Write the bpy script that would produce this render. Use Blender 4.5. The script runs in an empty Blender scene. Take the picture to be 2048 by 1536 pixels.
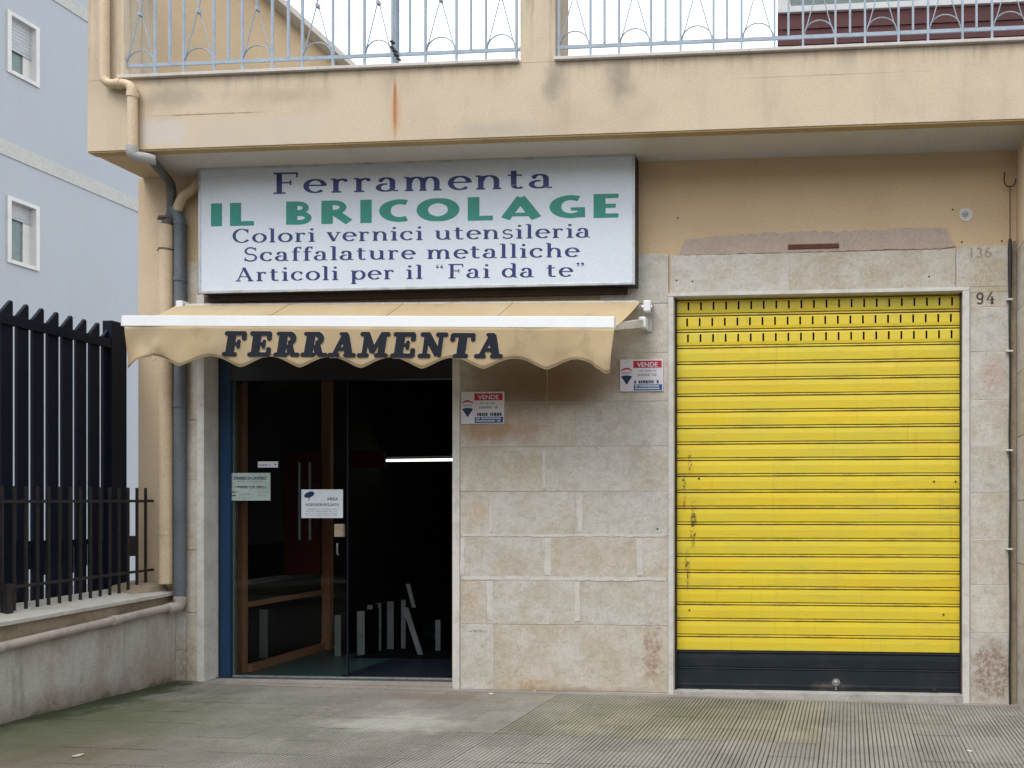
import bpy, bmesh, math, random
from mathutils import Vector, noise as mnoise

random.seed(7)
R = math.radians
C = bpy.context.scene.collection
sc = bpy.context.scene

# ------------------------------------------------------------------ camera
F, TH, D, EYE = 1625.0, R(4.2), 6.5, 1.476          # focal length in photo pixels, yaw, distance to the facade, eye height
CX, CY = 1700 - F * math.tan(TH), 1030.0             # principal point
cam = bpy.data.objects.new('camera', bpy.data.cameras.new('camera')); C.objects.link(cam)
cam.location = (0, -D, EYE); cam.rotation_euler = (R(90), 0, TH)
cam.data.sensor_width = 36; cam.data.lens = F / 2048 * 36
cam.data.shift_x = (1024 - CX) / 2048; cam.data.shift_y = (CY - 768) / 2048
cam.data.clip_end = 600; cam.data.clip_start = 0.05
sc.camera = cam

# ------------------------------------------------------------------ world, sun, exposure
w = bpy.data.worlds.new('World'); sc.world = w; w.use_nodes = True
n = w.node_tree.nodes; l = w.node_tree.links
bg = n['Background']; bg.inputs['Strength'].default_value = 0.10
sky = n.new('ShaderNodeTexSky'); sky.sky_type = 'NISHITA'; sky.sun_disc = False
SUN_EL, SUN_AZ = R(58), R(205)
sky.sun_elevation = SUN_EL; sky.sun_rotation = SUN_AZ; sky.air_density = 1.0; sky.dust_density = 4.0
mx = n.new('ShaderNodeMix'); mx.data_type = 'RGBA'; mx.inputs[0].default_value = 0.86
l.new(sky.outputs[0], mx.inputs[6]); mx.inputs[7].default_value = (9.6, 9.9, 10.4, 1)
l.new(mx.outputs[2], bg.inputs['Color'])
sun = bpy.data.objects.new('sun', bpy.data.lights.new('sun', 'SUN')); C.objects.link(sun)
sun.data.energy = 0.9; sun.data.angle = R(28); sun.data.color = (1, 0.97, 0.93)
sd = Vector((math.sin(SUN_AZ) * math.cos(SUN_EL), math.cos(SUN_AZ) * math.cos(SUN_EL), math.sin(SUN_EL)))
sun.rotation_euler = sd.to_track_quat('Z', 'Y').to_euler()
sc.view_settings.view_transform = 'Standard'; sc.view_settings.look = 'None'
sc.view_settings.gamma = 1; sc.view_settings.use_curve_mapping = False
sc.view_settings.exposure = 0.92
sc.cycles.max_bounces = 8; sc.cycles.use_denoising = True

# ------------------------------------------------------------------ measuring helpers
def P(px, py, Y=0.0):
    """point of the vertical plane Y that the photograph shows at (px, py): returns x, z"""
    a, b = (px - CX) / F, -(py - CY) / F
    dx = a * math.cos(TH) - math.sin(TH); dy = a * math.sin(TH) + math.cos(TH)
    t = (Y + D) / dy
    return dx * t, EYE + b * t
def XA(px, Y=0.0): return P(px, 1000, Y)[0]
def ZA(px, py, Y=0.0): return P(px, py, Y)[1]
def YX(px, py, X):
    """point of the plane X that the photograph shows at (px, py): returns y, z"""
    a, b = (px - CX) / F, -(py - CY) / F
    dx = a * math.cos(TH) - math.sin(TH); dy = a * math.sin(TH) + math.cos(TH)
    t = X / dx
    return -D + dy * t, EYE + b * t

# ------------------------------------------------------------------ materials
class NT:
    def __init__(s, name):
        s.m = bpy.data.materials.new(name); s.m.use_nodes = True
        s.t = s.m.node_tree; s.n = s.t.nodes; s.l = s.t.links
        s.b = s.n['Principled BSDF']
        g = s.n.new('ShaderNodeNewGeometry'); s.pos = g.outputs['Position']
        o = s.n.new('ShaderNodeObjectInfo'); s.rnd = o.outputs['Random']
        s.sep = s.n.new('ShaderNodeSeparateXYZ'); s.l.new(s.pos, s.sep.inputs[0])
    def put(s, sock, v):
        if hasattr(v, 'is_output'): s.l.new(v, sock)
        else: sock.default_value = v
    def math(s, op, a, b=0.0, c=0.0, clamp=False):
        x = s.n.new('ShaderNodeMath'); x.operation = op; x.use_clamp = clamp
        s.put(x.inputs[0], a); s.put(x.inputs[1], b); s.put(x.inputs[2], c); return x.outputs[0]
    def scaled(s, v):
        x = s.n.new('ShaderNodeVectorMath'); x.operation = 'MULTIPLY'; s.l.new(s.pos, x.inputs[0]); x.inputs[1].default_value = v; return x.outputs[0]
    def noise(s, scale, detail=4, rough=0.55, stretch=(1, 1, 1), off=0.0, jump=False):
        x = s.n.new('ShaderNodeTexNoise'); x.noise_dimensions = '4D' 
        x.inputs['Scale'].default_value = scale; x.inputs['Detail'].default_value = detail; x.inputs['Roughness'].default_value = rough
        s.l.new(s.scaled(stretch), x.inputs['Vector'])
        if jump: s.l.new(s.math('MULTIPLY_ADD', s.rnd, 9.0, off), x.inputs['W'])
        else: x.inputs['W'].default_value = off
        return x.outputs[0]
    def step(s, v, a, b):
        x = s.n.new('ShaderNodeMapRange'); x.interpolation_type = 'SMOOTHSTEP'
        s.l.new(v, x.inputs[0]); x.inputs[1].default_value = a; x.inputs[2].default_value = b
        return x.outputs[0]
    def mix(s, f, a, b, mode='MIX'):
        x = s.n.new('ShaderNodeMix'); x.data_type = 'RGBA'; x.blend_type = mode
        s.put(x.inputs[0], f)
        for i, v in ((6, a), (7, b)):
            s.put(x.inputs[i], v if hasattr(v, 'is_output') else (*v, 1))
        return x.outputs[2]
    def ramp(s, f, cols):
        x = s.n.new('ShaderNodeValToRGB'); s.l.new(f, x.inputs[0]); e = x.color_ramp.elements
        for i, (p, c) in enumerate(cols):
            el = e[i] if i < 2 else e.new(p)
            el.position = p; el.color = (*c, 1)
        return x.outputs[0]
    def blob(s, x, z, sx, sz, rag=0.5, scale=14, soft=0.6, axis=2, off=0.0, sq=False):
        """soft-edged patch at x, z (or x, y with axis=1) with a ragged rim"""
        a = s.math('DIVIDE', s.math('SUBTRACT', s.sep.outputs[0], x), sx)
        b = s.math('DIVIDE', s.math('SUBTRACT', s.sep.outputs[axis], z), sz)
        d = s.math('MAXIMUM', s.math('ABSOLUTE', a), s.math('ABSOLUTE', b)) if sq else s.math('SQRT', s.math('ADD', s.math('MULTIPLY', a, a), s.math('MULTIPLY', b, b)))
        nz = s.noise(scale, 5, 0.65, off=off)
        d = s.math('ADD', d, s.math('MULTIPLY', s.math('SUBTRACT', nz, 0.5), rag * 2))
        return s.math('SUBTRACT', 1.0, s.step(d, 1 - soft, 1.0))
    def bump(s, h, strength=0.3, dist=0.01):
        x = s.n.new('ShaderNodeBump'); x.inputs['Strength'].default_value = strength; x.inputs['Distance'].default_value = dist
        s.l.new(h, x.inputs['Height']); s.l.new(x.outputs[0], s.b.inputs['Normal'])
    def done(s, col, rough=0.8, metal=0.0, spec=None):
        s.put(s.b.inputs['Base Color'], col if hasattr(col, 'is_output') else (*col, 1))
        s.put(s.b.inputs['Roughness'], rough); s.b.inputs['Metallic'].default_value = metal
        if spec is not None: s.b.inputs['Specular IOR Level'].default_value = spec
        return s.m

def worn(name, col, dark=None, rough=0.75, amt=0.5, scale=3.0, fine=60, bump=0.25, metal=0.0, streak=0.0, spots=(), rnd=0.0, spec=None, drip=None):
    """a base colour with cloudy wear, fine grain, optional vertical dirt streaks and patches"""
    t = NT(name); dark = dark or tuple(c * 0.62 for c in col)
    f = t.step(t.noise(scale, 6, 0.6), 0.42, 0.72)
    c = t.mix(t.math('MULTIPLY', f, amt), col, dark)
    g = t.noise(fine, 3, 0.6, off=3)
    c = t.mix(0.45, c, t.ramp(g, [(0.3, (0.36,) * 3), (0.7, (0.64,) * 3)]), 'OVERLAY')
    if streak:
        s = t.step(t.noise(5, 5, 0.6, (1, 1, 0.12), 5), 0.50, 0.78)
        c = t.mix(t.math('MULTIPLY', s, streak), c, tuple(x * 0.45 for x in col))
    if drip:
        zt__, ln = drip
        m1 = t.step(t.math('ADD', t.sep.outputs[2], t.math('MULTIPLY', t.noise(9, 4, 0.6, (1, 1, 0.05), 13), ln * 0.9)), zt__ - ln * 0.35, zt__ + ln * 0.55)
        m2 = t.step(t.noise(13, 6, 0.7, (1, 1, 0.06), 17), 0.46, 0.66)
        c = t.mix(t.math('MULTIPLY', t.math('MULTIPLY', m1, m2), 0.55), c, tuple(x * 0.42 for x in col))
    if rnd:
        c = t.mix(t.math('MULTIPLY', t.rnd, rnd), c, dark)
    for (x, z, sx, sz, scol, k, *more) in spots:
        kw = more[0] if more else {}
        c = t.mix(t.math('MULTIPLY', t.blob(x, z, sx, sz, **kw), k), c, scol)
    if bump: t.bump(t.math('ADD', g, t.math('MULTIPLY', f, 0.6)), bump, 0.004)
    return t.done(c, rough, metal, spec)

FY = -0.49                                            # balcony front plane
def fx(px): return XA(px, FY)
def fz(px, py): return ZA(px, py, FY)

def low_mat():
    t = NT('grey rendered wall')
    st = t.step(t.noise(2.6, 6, 0.65, (1, 1, 0.35)), 0.42, 0.60)
    c = t.mix(st, (0.50, 0.48, 0.43), (0.38, 0.335, 0.28))
    s2 = t.step(t.noise(4.5, 5, 0.65, (1, 1, 0.10), 5), 0.52, 0.64)
    c = t.mix(t.math('MULTIPLY', s2, 0.55), c, (0.17, 0.145, 0.12))
    s3 = t.step(t.noise(3.2, 5, 0.65, (1, 1, 0.4), 9), 0.52, 0.62)
    c = t.mix(t.math('MULTIPLY', s3, 0.6), c, (0.52, 0.50, 0.46))
    hgt = t.math('ADD', t.sep.outputs[2], t.math('MULTIPLY', t.math('SUBTRACT', t.noise(5, 6, 0.7, off=3), 0.5), 0.35))
    c = t.mix(t.math('MULTIPLY', t.math('SUBTRACT', 1.0, t.step(hgt, 0.06, 0.30)), 0.75), c, (0.24, 0.19, 0.15))
    c = t.mix(t.math('SUBTRACT', 1.0, t.step(hgt, 0.02, 0.12)), c, (0.075, 0.085, 0.035))
    g = t.noise(45, 4, 0.7, off=2)
    c = t.mix(0.5, c, t.ramp(g, [(0.3, (0.36,) * 3), (0.7, (0.64,) * 3)]), 'OVERLAY')
    t.bump(t.math('ADD', g, t.noise(9, 4, 0.6)), 0.6, 0.008)
    return t.done(c, 0.95)
PLASTER = (0.63, 0.525, 0.385)
M = {}
M['fascia'] = worn('fascia plaster', PLASTER, (0.52, 0.415, 0.30), 0.9, 0.7, 1.7, 90, 0.35, streak=0.26, drip=(fz(1200, 112), 0.30), spots=[
    (fx(1650), fz(1650, 150), 0.9, 0.005, (0.33, 0.26, 0.18), 0.6, dict(rag=0.9, scale=4, soft=0.6)),
    (fx(790), fz(790, 215), 0.022, 0.30, (0.36, 0.10, 0.02), 1.0, dict(rag=0.22, scale=11, soft=0.75)),
    (fx(792), fz(790, 225), 0.07, 0.26, (0.55, 0.30, 0.14), 0.6, dict(rag=0.3, scale=9, soft=0.95)),
    (fx(330), fz(330, 265), 0.22, 0.12, (0.60, 0.56, 0.53), 0.65, dict(rag=0.5, scale=9, soft=0.35, sq=True)),
    (fx(520), fz(520, 262), 0.62, 0.13, (0.62, 0.53, 0.43), 0.6, dict(rag=0.3, scale=8, soft=0.3, sq=True)),
    (fx(420), fz(420, 228), 0.55, 0.007, (0.25, 0.19, 0.13), 0.8, dict(rag=0.8, scale=6, soft=0.6)),
    (fx(1105), fz(1105, 165), 0.12, 0.26, (0.30, 0.265, 0.205), 0.75, dict(rag=0.6, scale=7, soft=0.95)),
    (fx(1238), fz(1238, 170), 0.16, 0.26, (0.30, 0.265, 0.205), 0.8, dict(rag=0.6, scale=7, soft=0.95)),
    (fx(340), fz(340, 195), 0.42, 0.12, (0.38, 0.32, 0.235), 0.75, dict(rag=0.9, scale=4, soft=0.8)),
    (fx(560), fz(560, 190), 0.6, 0.10, (0.40, 0.33, 0.24), 0.55, dict(rag=0.7, scale=6, soft=0.95)),
    (fx(1000), fz(1000, 260), 0.7, 0.10, (0.45, 0.40, 0.33), 0.6, dict(rag=0.7, scale=5, soft=0.95)),
])
M['wall'] = worn('wall plaster', (0.63, 0.475, 0.295), (0.54, 0.40, 0.25), 0.9, 0.5, 1.3, 80, 0.3, streak=0.08)
M['pier'] = worn('pier plaster', (0.65, 0.515, 0.355), (0.56, 0.44, 0.31), 0.9, 0.4, 2.0, 80, 0.3, streak=0.10)
M['lip'] = worn('soffit edge paint', (0.46, 0.335, 0.17), None, 0.9, 0.4, 3, 80, 0.2)
M['soffit'] = worn('soffit paint', (0.60, 0.58, 0.54), (0.48, 0.46, 0.42), 0.9, 0.5, 1.5, 70, 0.2)
M['mauve'] = worn('bare render', (0.47, 0.375, 0.31), (0.39, 0.31, 0.26), 0.95, 0.6, 5, 50, 0.6)
M['marble'] = worn('white marble trim', (0.66, 0.64, 0.60), (0.42, 0.40, 0.36), 0.55, 0.55, 6, 40, 0.2, streak=0.2)
M['grimymarble'] = worn('grimy marble', (0.42, 0.41, 0.39), (0.24, 0.225, 0.20), 0.7, 0.7, 5, 40, 0.3)
M['sillstone'] = worn('balcony marble', (0.60, 0.56, 0.52), (0.40, 0.37, 0.33), 0.6, 0.5, 3, 40, 0.2)
M['mortar'] = worn('pale mortar', (0.63, 0.61, 0.565), (0.52, 0.49, 0.43), 0.95, 0.8, 7, 40, 0.7)
def stone_mat():
    t = NT('travertine slab')
    base = t.ramp(t.rnd, [(0.0, (0.55, 0.505, 0.42)), (0.3, (0.60, 0.565, 0.50)), (0.65, (0.56, 0.55, 0.505)), (1.0, (0.63, 0.60, 0.53))])
    a = t.step(t.noise(2.6, 7, 0.68, jump=True), 0.44, 0.60)
    c = t.mix(t.math('MULTIPLY', a, 0.5), base, (0.45, 0.385, 0.27))
    b = t.step(t.noise(3.4, 7, 0.7, off=4, jump=True), 0.48, 0.63)
    c = t.mix(t.math('MULTIPLY', b, 0.62), c, (0.63, 0.61, 0.57))
    d = t.step(t.noise(4.0, 7, 0.72, off=8, jump=True), 0.55, 0.68)
    c = t.mix(t.math('MULTIPLY', d, 0.35), c, (0.52, 0.35, 0.24))
    m_ = t.step(t.noise(13, 6, 0.72, off=17), 0.46, 0.60)
    c = t.mix(t.math('MULTIPLY', m_, 0.22), c, (0.30, 0.265, 0.20))
    sp = t.step(t.noise(24, 6, 0.78, off=2), 0.49, 0.62)
    c = t.mix(t.math('MULTIPLY', sp, 0.30), c, (0.70, 0.67, 0.60))
    sp2 = t.step(t.noise(52, 4, 0.75, off=6), 0.53, 0.62)
    c = t.mix(t.math('MULTIPLY', sp2, 0.30), c, (0.25, 0.20, 0.14))
    ve = t.step(t.noise(7, 8, 0.75, (1, 1, 2.6), 12, jump=True), 0.53, 0.60)
    c = t.mix(t.math('MULTIPLY', ve, 0.25), c, (0.32, 0.26, 0.18))
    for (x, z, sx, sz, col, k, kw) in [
        (XA(1080), ZA(1080, 770), 0.85, 0.34, (0.15, 0.085, 0.04), 0.95, dict(rag=0.40, scale=3.2, soft=0.85)),  # brown shade below the awning, painted into the stone colour
        (XA(1090), ZA(1090, 745), 0.95, 0.32, (0.22, 0.14, 0.08), 0.6, dict(rag=0.25, scale=4.2, soft=0.5)),  # second, wider pass of the painted awning shade
        (XA(990), ZA(990, 860), 0.55, 0.20, (0.36, 0.19, 0.08), 0.7, dict(rag=0.6, scale=6, soft=0.9)),
        (XA(955), ZA(955, 1022), 0.11, 0.11, (0.58, 0.33, 0.19), 0.6, dict(rag=0.6, scale=14, soft=0.8)),
        (XA(945), ZA(945, 1200), 0.09, 0.15, (0.50, 0.30, 0.18), 0.55, dict(rag=0.6, scale=14, soft=0.8)),
        (XA(1305), ZA(1305, 1310), 0.10, 0.30, (0.36, 0.22, 0.16), 0.9, dict(rag=1.3, scale=16, soft=0.6)),
        (XA(1070), ZA(1070, 1372), 0.34, 0.12, (0.48, 0.31, 0.16), 0.85, dict(rag=1.1, scale=9, soft=0.9)),
        (XA(1150), ZA(1150, 1382), 0.75, 0.06, (0.30, 0.20, 0.11), 0.6, dict(rag=0.9, scale=10, soft=0.8)),
        (XA(1985), ZA(1985, 1345), 0.24, 0.32, (0.27, 0.18, 0.135), 0.95, dict(rag=0.6, scale=9, soft=0.6)),
        (XA(1988), ZA(1988, 750), 0.14, 0.20, (0.46, 0.29, 0.22), 0.7, dict(rag=0.5, scale=9, soft=0.6)),
        (XA(1975), ZA(1975, 555), 0.24, 0.22, (0.40, 0.32, 0.17), 0.65, dict(rag=0.5, scale=7, soft=0.7)),
        (XA(1315), ZA(1315, 1058), 0.012, 0.011, (0.02, 0.14, 0.09), 1.0, dict(rag=0.2, scale=60, soft=0.4)),
        (XA(950), ZA(950, 1262), 0.12, 0.014, (0.20, 0.15, 0.10), 0.8, dict(rag=0.8, scale=18, soft=0.6)),
        (XA(1155), ZA(1155, 1232), 0.004, 0.05, (0.10, 0.07, 0.05), 0.9, dict(rag=0.3, scale=18, soft=0.6)),
        (XA(378), ZA(378, 1080), 0.07, 0.35, (0.46, 0.28, 0.17), 0.6, dict(rag=0.8, scale=8, soft=0.8)),
        (XA(380), ZA(380, 820), 0.08, 0.5, (0.42, 0.33, 0.24), 0.6, dict(rag=0.8, scale=6, soft=0.8)),
        (XA(372), ZA(372, 1330), 0.15, 0.35, (0.30, 0.22, 0.13), 0.7, dict(rag=0.8, scale=7, soft=0.8)),
    ]:
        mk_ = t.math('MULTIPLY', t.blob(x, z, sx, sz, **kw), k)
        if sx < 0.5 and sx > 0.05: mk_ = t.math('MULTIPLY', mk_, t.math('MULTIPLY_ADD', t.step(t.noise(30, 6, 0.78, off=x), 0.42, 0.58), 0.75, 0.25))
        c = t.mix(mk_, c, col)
    t.bump(t.math('ADD', t.noise(46, 4, 0.75, off=2), t.math('MULTIPLY', sp2, -0.6)), 0.45, 0.004)
    return t.done(c, 0.72)
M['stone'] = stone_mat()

def yellow_mat():
    t = NT('yellow shutter paint')
    base = t.ramp(t.rnd, [(0.0, (0.81, 0.61, 0.035)), (0.5, (0.79, 0.61, 0.04)), (1.0, (0.75, 0.60, 0.045))])
    a = t.step(t.noise(1.6, 5, 0.6, (1, 1, 2.0)), 0.42, 0.60)
    c = t.mix(t.math('MULTIPLY', a, 0.45), base, (0.66, 0.57, 0.06))
    b = t.step(t.noise(2.3, 5, 0.6, (0.7, 1, 3), off=5, jump=True), 0.50, 0.64)
    c = t.mix(t.math('MULTIPLY', b, 0.35), c, (0.82, 0.52, 0.015))
    g = t.step(t.noise(9, 5, 0.7, (0.35, 1, 3), 9), 0.52, 0.7)
    c = t.mix(t.math('MULTIPLY', g, 0.35), c, (0.42, 0.33, 0.07))
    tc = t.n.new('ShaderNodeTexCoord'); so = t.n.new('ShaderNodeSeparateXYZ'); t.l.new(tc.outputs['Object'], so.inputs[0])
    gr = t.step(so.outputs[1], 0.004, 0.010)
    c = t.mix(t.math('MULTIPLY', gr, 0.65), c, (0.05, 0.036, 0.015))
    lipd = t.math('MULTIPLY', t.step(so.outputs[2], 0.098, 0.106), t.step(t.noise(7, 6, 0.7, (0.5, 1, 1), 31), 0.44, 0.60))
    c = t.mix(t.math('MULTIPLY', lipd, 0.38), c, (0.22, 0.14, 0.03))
    dr_ = t.step(t.noise(16, 5, 0.7, (1.6, 1, 0.10), 41), 0.55, 0.72)
    c = t.mix(t.math('MULTIPLY', dr_, 0.28), c, (0.40, 0.27, 0.05))
    ch = t.step(t.noise(38, 6, 0.75, (1, 1, 0.8), 7), 0.715, 0.735)
    c = t.mix(ch, c, (0.10, 0.05, 0.03))
    for (px, py, sx, sz) in [(1382, 925, 0.028, 0.12), (1388, 1050, 0.038, 0.26), (1376, 1140, 0.028, 0.22), (1370, 985, 0.02, 0.2), (1355, 905, 0.03, 0.03), (1354, 1030, 0.02, 0.06)]:
        m = t.math('MULTIPLY', t.blob(XA(px, .1), ZA(px, py, .1), sx, sz, rag=0.2, scale=9, soft=0.8),
                   t.step(t.noise(46, 6, 0.75, (1.1, 1, 0.6), 11), 0.49, 0.53))
        c = t.mix(m, c, (0.09, 0.035, 0.025))
    t.bump(t.noise(3, 3, 0.5, (0.5, 1, 3)), 0.25, 0.006)
    return t.done(c, t.math('MULTIPLY_ADD', g, 0.25, 0.42))
M['yellow'] = yellow_mat()
M['navyslat'] = worn('dark blue shutter paint', (0.006, 0.012, 0.019), (0.022, 0.028, 0.033), 0.5, 0.6, 5, 40, 0.2, spots=[
    (XA(1660, .1), ZA(1660, 1372, .1), 0.2, 0.05, (0.10, 0.085, 0.075), 0.7, dict(rag=0.8, scale=16, soft=0.9))])
M['iron'] = worn('dull dark iron', (0.018, 0.018, 0.019), (0.05, 0.03, 0.022), 0.6, 0.6, 12, 60, 0.2)
M['steel'] = worn('dull steel', (0.42, 0.42, 0.43), (0.2, 0.19, 0.18), 0.4, 0.6, 20, 80, 0.2, metal=0.7)
M['rustbar'] = worn('rusty bar', (0.13, 0.05, 0.03), (0.06, 0.03, 0.02), 0.9, 0.7, 14, 60, 0.5)
M['signface'] = worn('light box face', (0.68, 0.75, 0.825), (0.61, 0.675, 0.75), 0.35, 0.35, 1.2, 50, 0.03, spots=[
    (XA(835, -.14), ZA(835, 322, -.14), 2.6, 0.10, (0.30, 0.30, 0.31), 0.35, dict(rag=0.8, scale=3, soft=0.95))])
M['signframe'] = worn('aluminium sign edge', (0.55, 0.58, 0.60), (0.28, 0.28, 0.28), 0.4, 0.6, 6, 50, 0.1, metal=0.3)
M['signbox'] = worn('black sign box', (0.02, 0.02, 0.022), None, 0.5, 0.3, 6, 50, 0.1)
M['blueink'] = worn('blue letter film', (0.010, 0.026, 0.15), (0.02, 0.04, 0.18), 0.4, 0.5, 6, 50, 0)
M['greenink'] = worn('green letter film', (0.008, 0.25, 0.19), (0.015, 0.27, 0.21), 0.4, 0.5, 6, 50, 0)
def cloth_mat(name, col, dark, k):
    t = NT(name)
    a = t.step(t.noise(1.4, 5, 0.6), 0.4, 0.7)
    c = t.mix(t.math('MULTIPLY', a, k), col, dark)
    b = t.step(t.noise(4.0, 6, 0.7, (1, 1, 0.8), 4), 0.52, 0.72)
    c = t.mix(t.math('MULTIPLY', b, 0.5), c, tuple(x * 0.6 for x in dark))
    b2 = t.step(t.noise(2.4, 6, 0.7, (1, 1, 0.6), 11), 0.50, 0.62)
    c = t.mix(t.math('MULTIPLY', b2, 0.45), c, (0.64, 0.53, 0.36))
    g = t.noise(220, 2, 0.5)
    t.bump(g, 0.2, 0.001)
    t.b.inputs['Base Color'].default_value = (1, 1, 1, 1)
    tr = t.n.new('ShaderNodeBsdfTranslucent'); t.l.new(c, tr.inputs[0])
    ms = t.n.new('ShaderNodeMixShader'); ms.inputs[0].default_value = 0.22
    m = t.done(c, 0.9)
    t.l.new(t.b.outputs[0], ms.inputs[1]); t.l.new(tr.outputs[0], ms.inputs[2])
    t.l.new(ms.outputs[0], t.n['Material Output'].inputs[0])
    return m
M['canvas'] = cloth_mat('sand awning canvas', (0.60, 0.465, 0.275), (0.53, 0.40, 0.23), 0.5)
M['awningbar'] = worn('white awning bar', (0.82, 0.84, 0.85), (0.66, 0.67, 0.66), 0.35, 0.3, 3, 40, 0)
M['awningarm'] = worn('off white awning arm', (0.62, 0.60, 0.57), (0.35, 0.31, 0.27), 0.45, 0.6, 10, 60, 0.1)
M['blackink'] = worn('dark letter print', (0.010, 0.013, 0.022), (0.018, 0.02, 0.03), 0.95, 0.5, 8, 60, 0)
M['halo'] = worn('pale letter edge', (0.62, 0.52, 0.36), None, 0.8, 0.2, 8, 60, 0)
M['beigepipe'] = worn('beige painted pipe', (0.66, 0.52, 0.35), (0.55, 0.43, 0.30), 0.6, 0.5, 6, 60, 0.15, streak=0.15)
M['greypipe'] = worn('grey plastic pipe', (0.13, 0.155, 0.18), (0.08, 0.095, 0.11), 0.5, 0.6, 6, 60, 0.1, streak=0.2)
M['darkmetal'] = worn('dark brown metal', (0.045, 0.028, 0.022), (0.02, 0.015, 0.012), 0.7, 0.6, 6, 60, 0.1)
M['steelpipe'] = worn('pale grey elbow', (0.40, 0.40, 0.385), (0.25, 0.25, 0.24), 0.5, 0.6, 6, 60, 0.1)
M['darkpipe'] = worn('sooty grey pipe', (0.11, 0.105, 0.10), (0.2, 0.2, 0.2), 0.6, 0.6, 9, 60, 0.2)
M['pinkpipe'] = worn('dusty pink pipe', (0.43, 0.37, 0.33), (0.27, 0.225, 0.195), 0.7, 0.7, 7, 60, 0.2)
M['clamp'] = worn('rusty clamp', (0.16, 0.12, 0.09), None, 0.7, 0.6, 20, 60, 0.2)
M['rail'] = worn('pale blue railing paint', (0.33, 0.41, 0.49), (0.22, 0.26, 0.31), 0.5, 0.5, 9, 70, 0.1)
M['gate'] = worn('navy black gate paint', (0.004, 0.007, 0.017), (0.008, 0.011, 0.022), 0.5, 0.5, 7, 60, 0.02, spec=0.2)
M['bluewall'] = worn('blue grey render', (0.415, 0.448, 0.49), (0.38, 0.41, 0.45), 0.9, 0.5, 0.5, 150, 0.1, streak=0.06)
M['belt'] = worn('cream belt paint', (0.48, 0.49, 0.465), (0.43, 0.44, 0.42), 0.9, 0.5, 1, 25, 0.1)
M['winframe'] = worn('window marble', (0.66, 0.66, 0.64), (0.5, 0.49, 0.46), 0.6, 0.4, 4, 30, 0.1)
M['shutterplastic'] = worn('grey shutter plastic', (0.46, 0.48, 0.50), None, 0.6, 0.3, 4, 30, 0.05)
M['lowwall'] = low_mat()
M['lowstone'] = worn('weathered tuff', (0.33, 0.265, 0.19), (0.17, 0.145, 0.10), 0.95, 0.8, 6, 40, 0.9)
M['cap'] = worn('pale coping', (0.55, 0.53, 0.48), (0.34, 0.32, 0.27), 0.85, 0.6, 5, 40, 0.4)
M['maroon'] = worn('maroon cladding', (0.105, 0.030, 0.030), (0.06, 0.018, 0.02), 0.7, 0.6, 5, 50, 0.3)
M['whiteframe'] = worn('white aluminium', (0.75, 0.76, 0.76), None, 0.4, 0.2, 4, 40, 0)
M['greenglass'] = worn('grey green glazing', (0.17, 0.235, 0.225), (0.12, 0.17, 0.17), 0.25, 0.5, 1.5, 20, 0)
M['cable'] = worn('black cable', (0.025, 0.025, 0.025), None, 0.6, 0.3, 9, 60, 0)
M['clip'] = worn('white clip', (0.7, 0.68, 0.64), None, 0.6, 0.3, 9, 60, 0)
M['bluepaint'] = worn('royal blue door frame', (0.004, 0.036, 0.10), (0.003, 0.02, 0.055), 0.4, 0.5, 5, 50, 0.05)
M['navyheader'] = worn('dark navy header', (0.006, 0.010, 0.02), None, 0.4, 0.3, 5, 50, 0.05)
M['wood'] = worn('orange wood post', (0.52, 0.24, 0.13), (0.38, 0.16, 0.08), 0.5, 0.6, 4, 50, 0.1)
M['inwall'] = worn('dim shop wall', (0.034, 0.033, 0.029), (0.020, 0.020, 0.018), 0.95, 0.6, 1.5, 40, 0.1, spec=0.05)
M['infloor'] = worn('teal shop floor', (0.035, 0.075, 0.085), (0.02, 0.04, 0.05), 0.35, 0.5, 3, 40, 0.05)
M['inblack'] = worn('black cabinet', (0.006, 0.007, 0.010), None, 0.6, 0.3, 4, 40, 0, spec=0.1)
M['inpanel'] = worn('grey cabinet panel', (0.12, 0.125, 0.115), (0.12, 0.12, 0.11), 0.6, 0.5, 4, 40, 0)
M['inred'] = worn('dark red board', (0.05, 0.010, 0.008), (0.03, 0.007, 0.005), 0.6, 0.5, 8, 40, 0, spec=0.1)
M['board'] = worn('pale grey board edge', (0.22, 0.235, 0.245), (0.11, 0.12, 0.13), 0.8, 0.6, 6, 40, 0.1)
M['paper'] = worn('white notice paper', (0.68, 0.74, 0.80), (0.60, 0.65, 0.70), 0.6, 0.3, 9, 50, 0)
M['greenpaper'] = worn('green tinted card', (0.40, 0.50, 0.46), (0.33, 0.42, 0.40), 0.6, 0.5, 9, 50, 0)
M['plasticcard'] = worn('white sale board', (0.70, 0.68, 0.74), (0.60, 0.58, 0.64), 0.5, 0.4, 9, 50, 0)
M['redink'] = worn('red print', (0.46, 0.015, 0.035), None, 0.5, 0.2, 9, 50, 0)
M['bluebar'] = worn('blue print', (0.012, 0.085, 0.26), None, 0.5, 0.2, 9, 50, 0)
M['navyink'] = worn('navy print', (0.012, 0.03, 0.10), None, 0.5, 0.2, 9, 50, 0)
M['greyink'] = worn('grey print', (0.32, 0.34, 0.38), None, 0.6, 0.2, 9, 50, 0)
M['lightprint'] = worn('pale print', (0.62, 0.68, 0.76), None, 0.6, 0.2, 9, 50, 0)
M['numink'] = worn('dark number paint', (0.045, 0.038, 0.032), (0.09, 0.08, 0.065), 0.8, 0.6, 20, 60, 0)
M['fadedink'] = worn('faded number paint', (0.33, 0.275, 0.19), (0.42, 0.36, 0.26), 0.9, 0.8, 24, 60, 0)
M['asphalt'] = worn('asphalt', (0.06, 0.06, 0.062), (0.04, 0.04, 0.042), 0.9, 0.5, 0.7, 90, 0.5)
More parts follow.
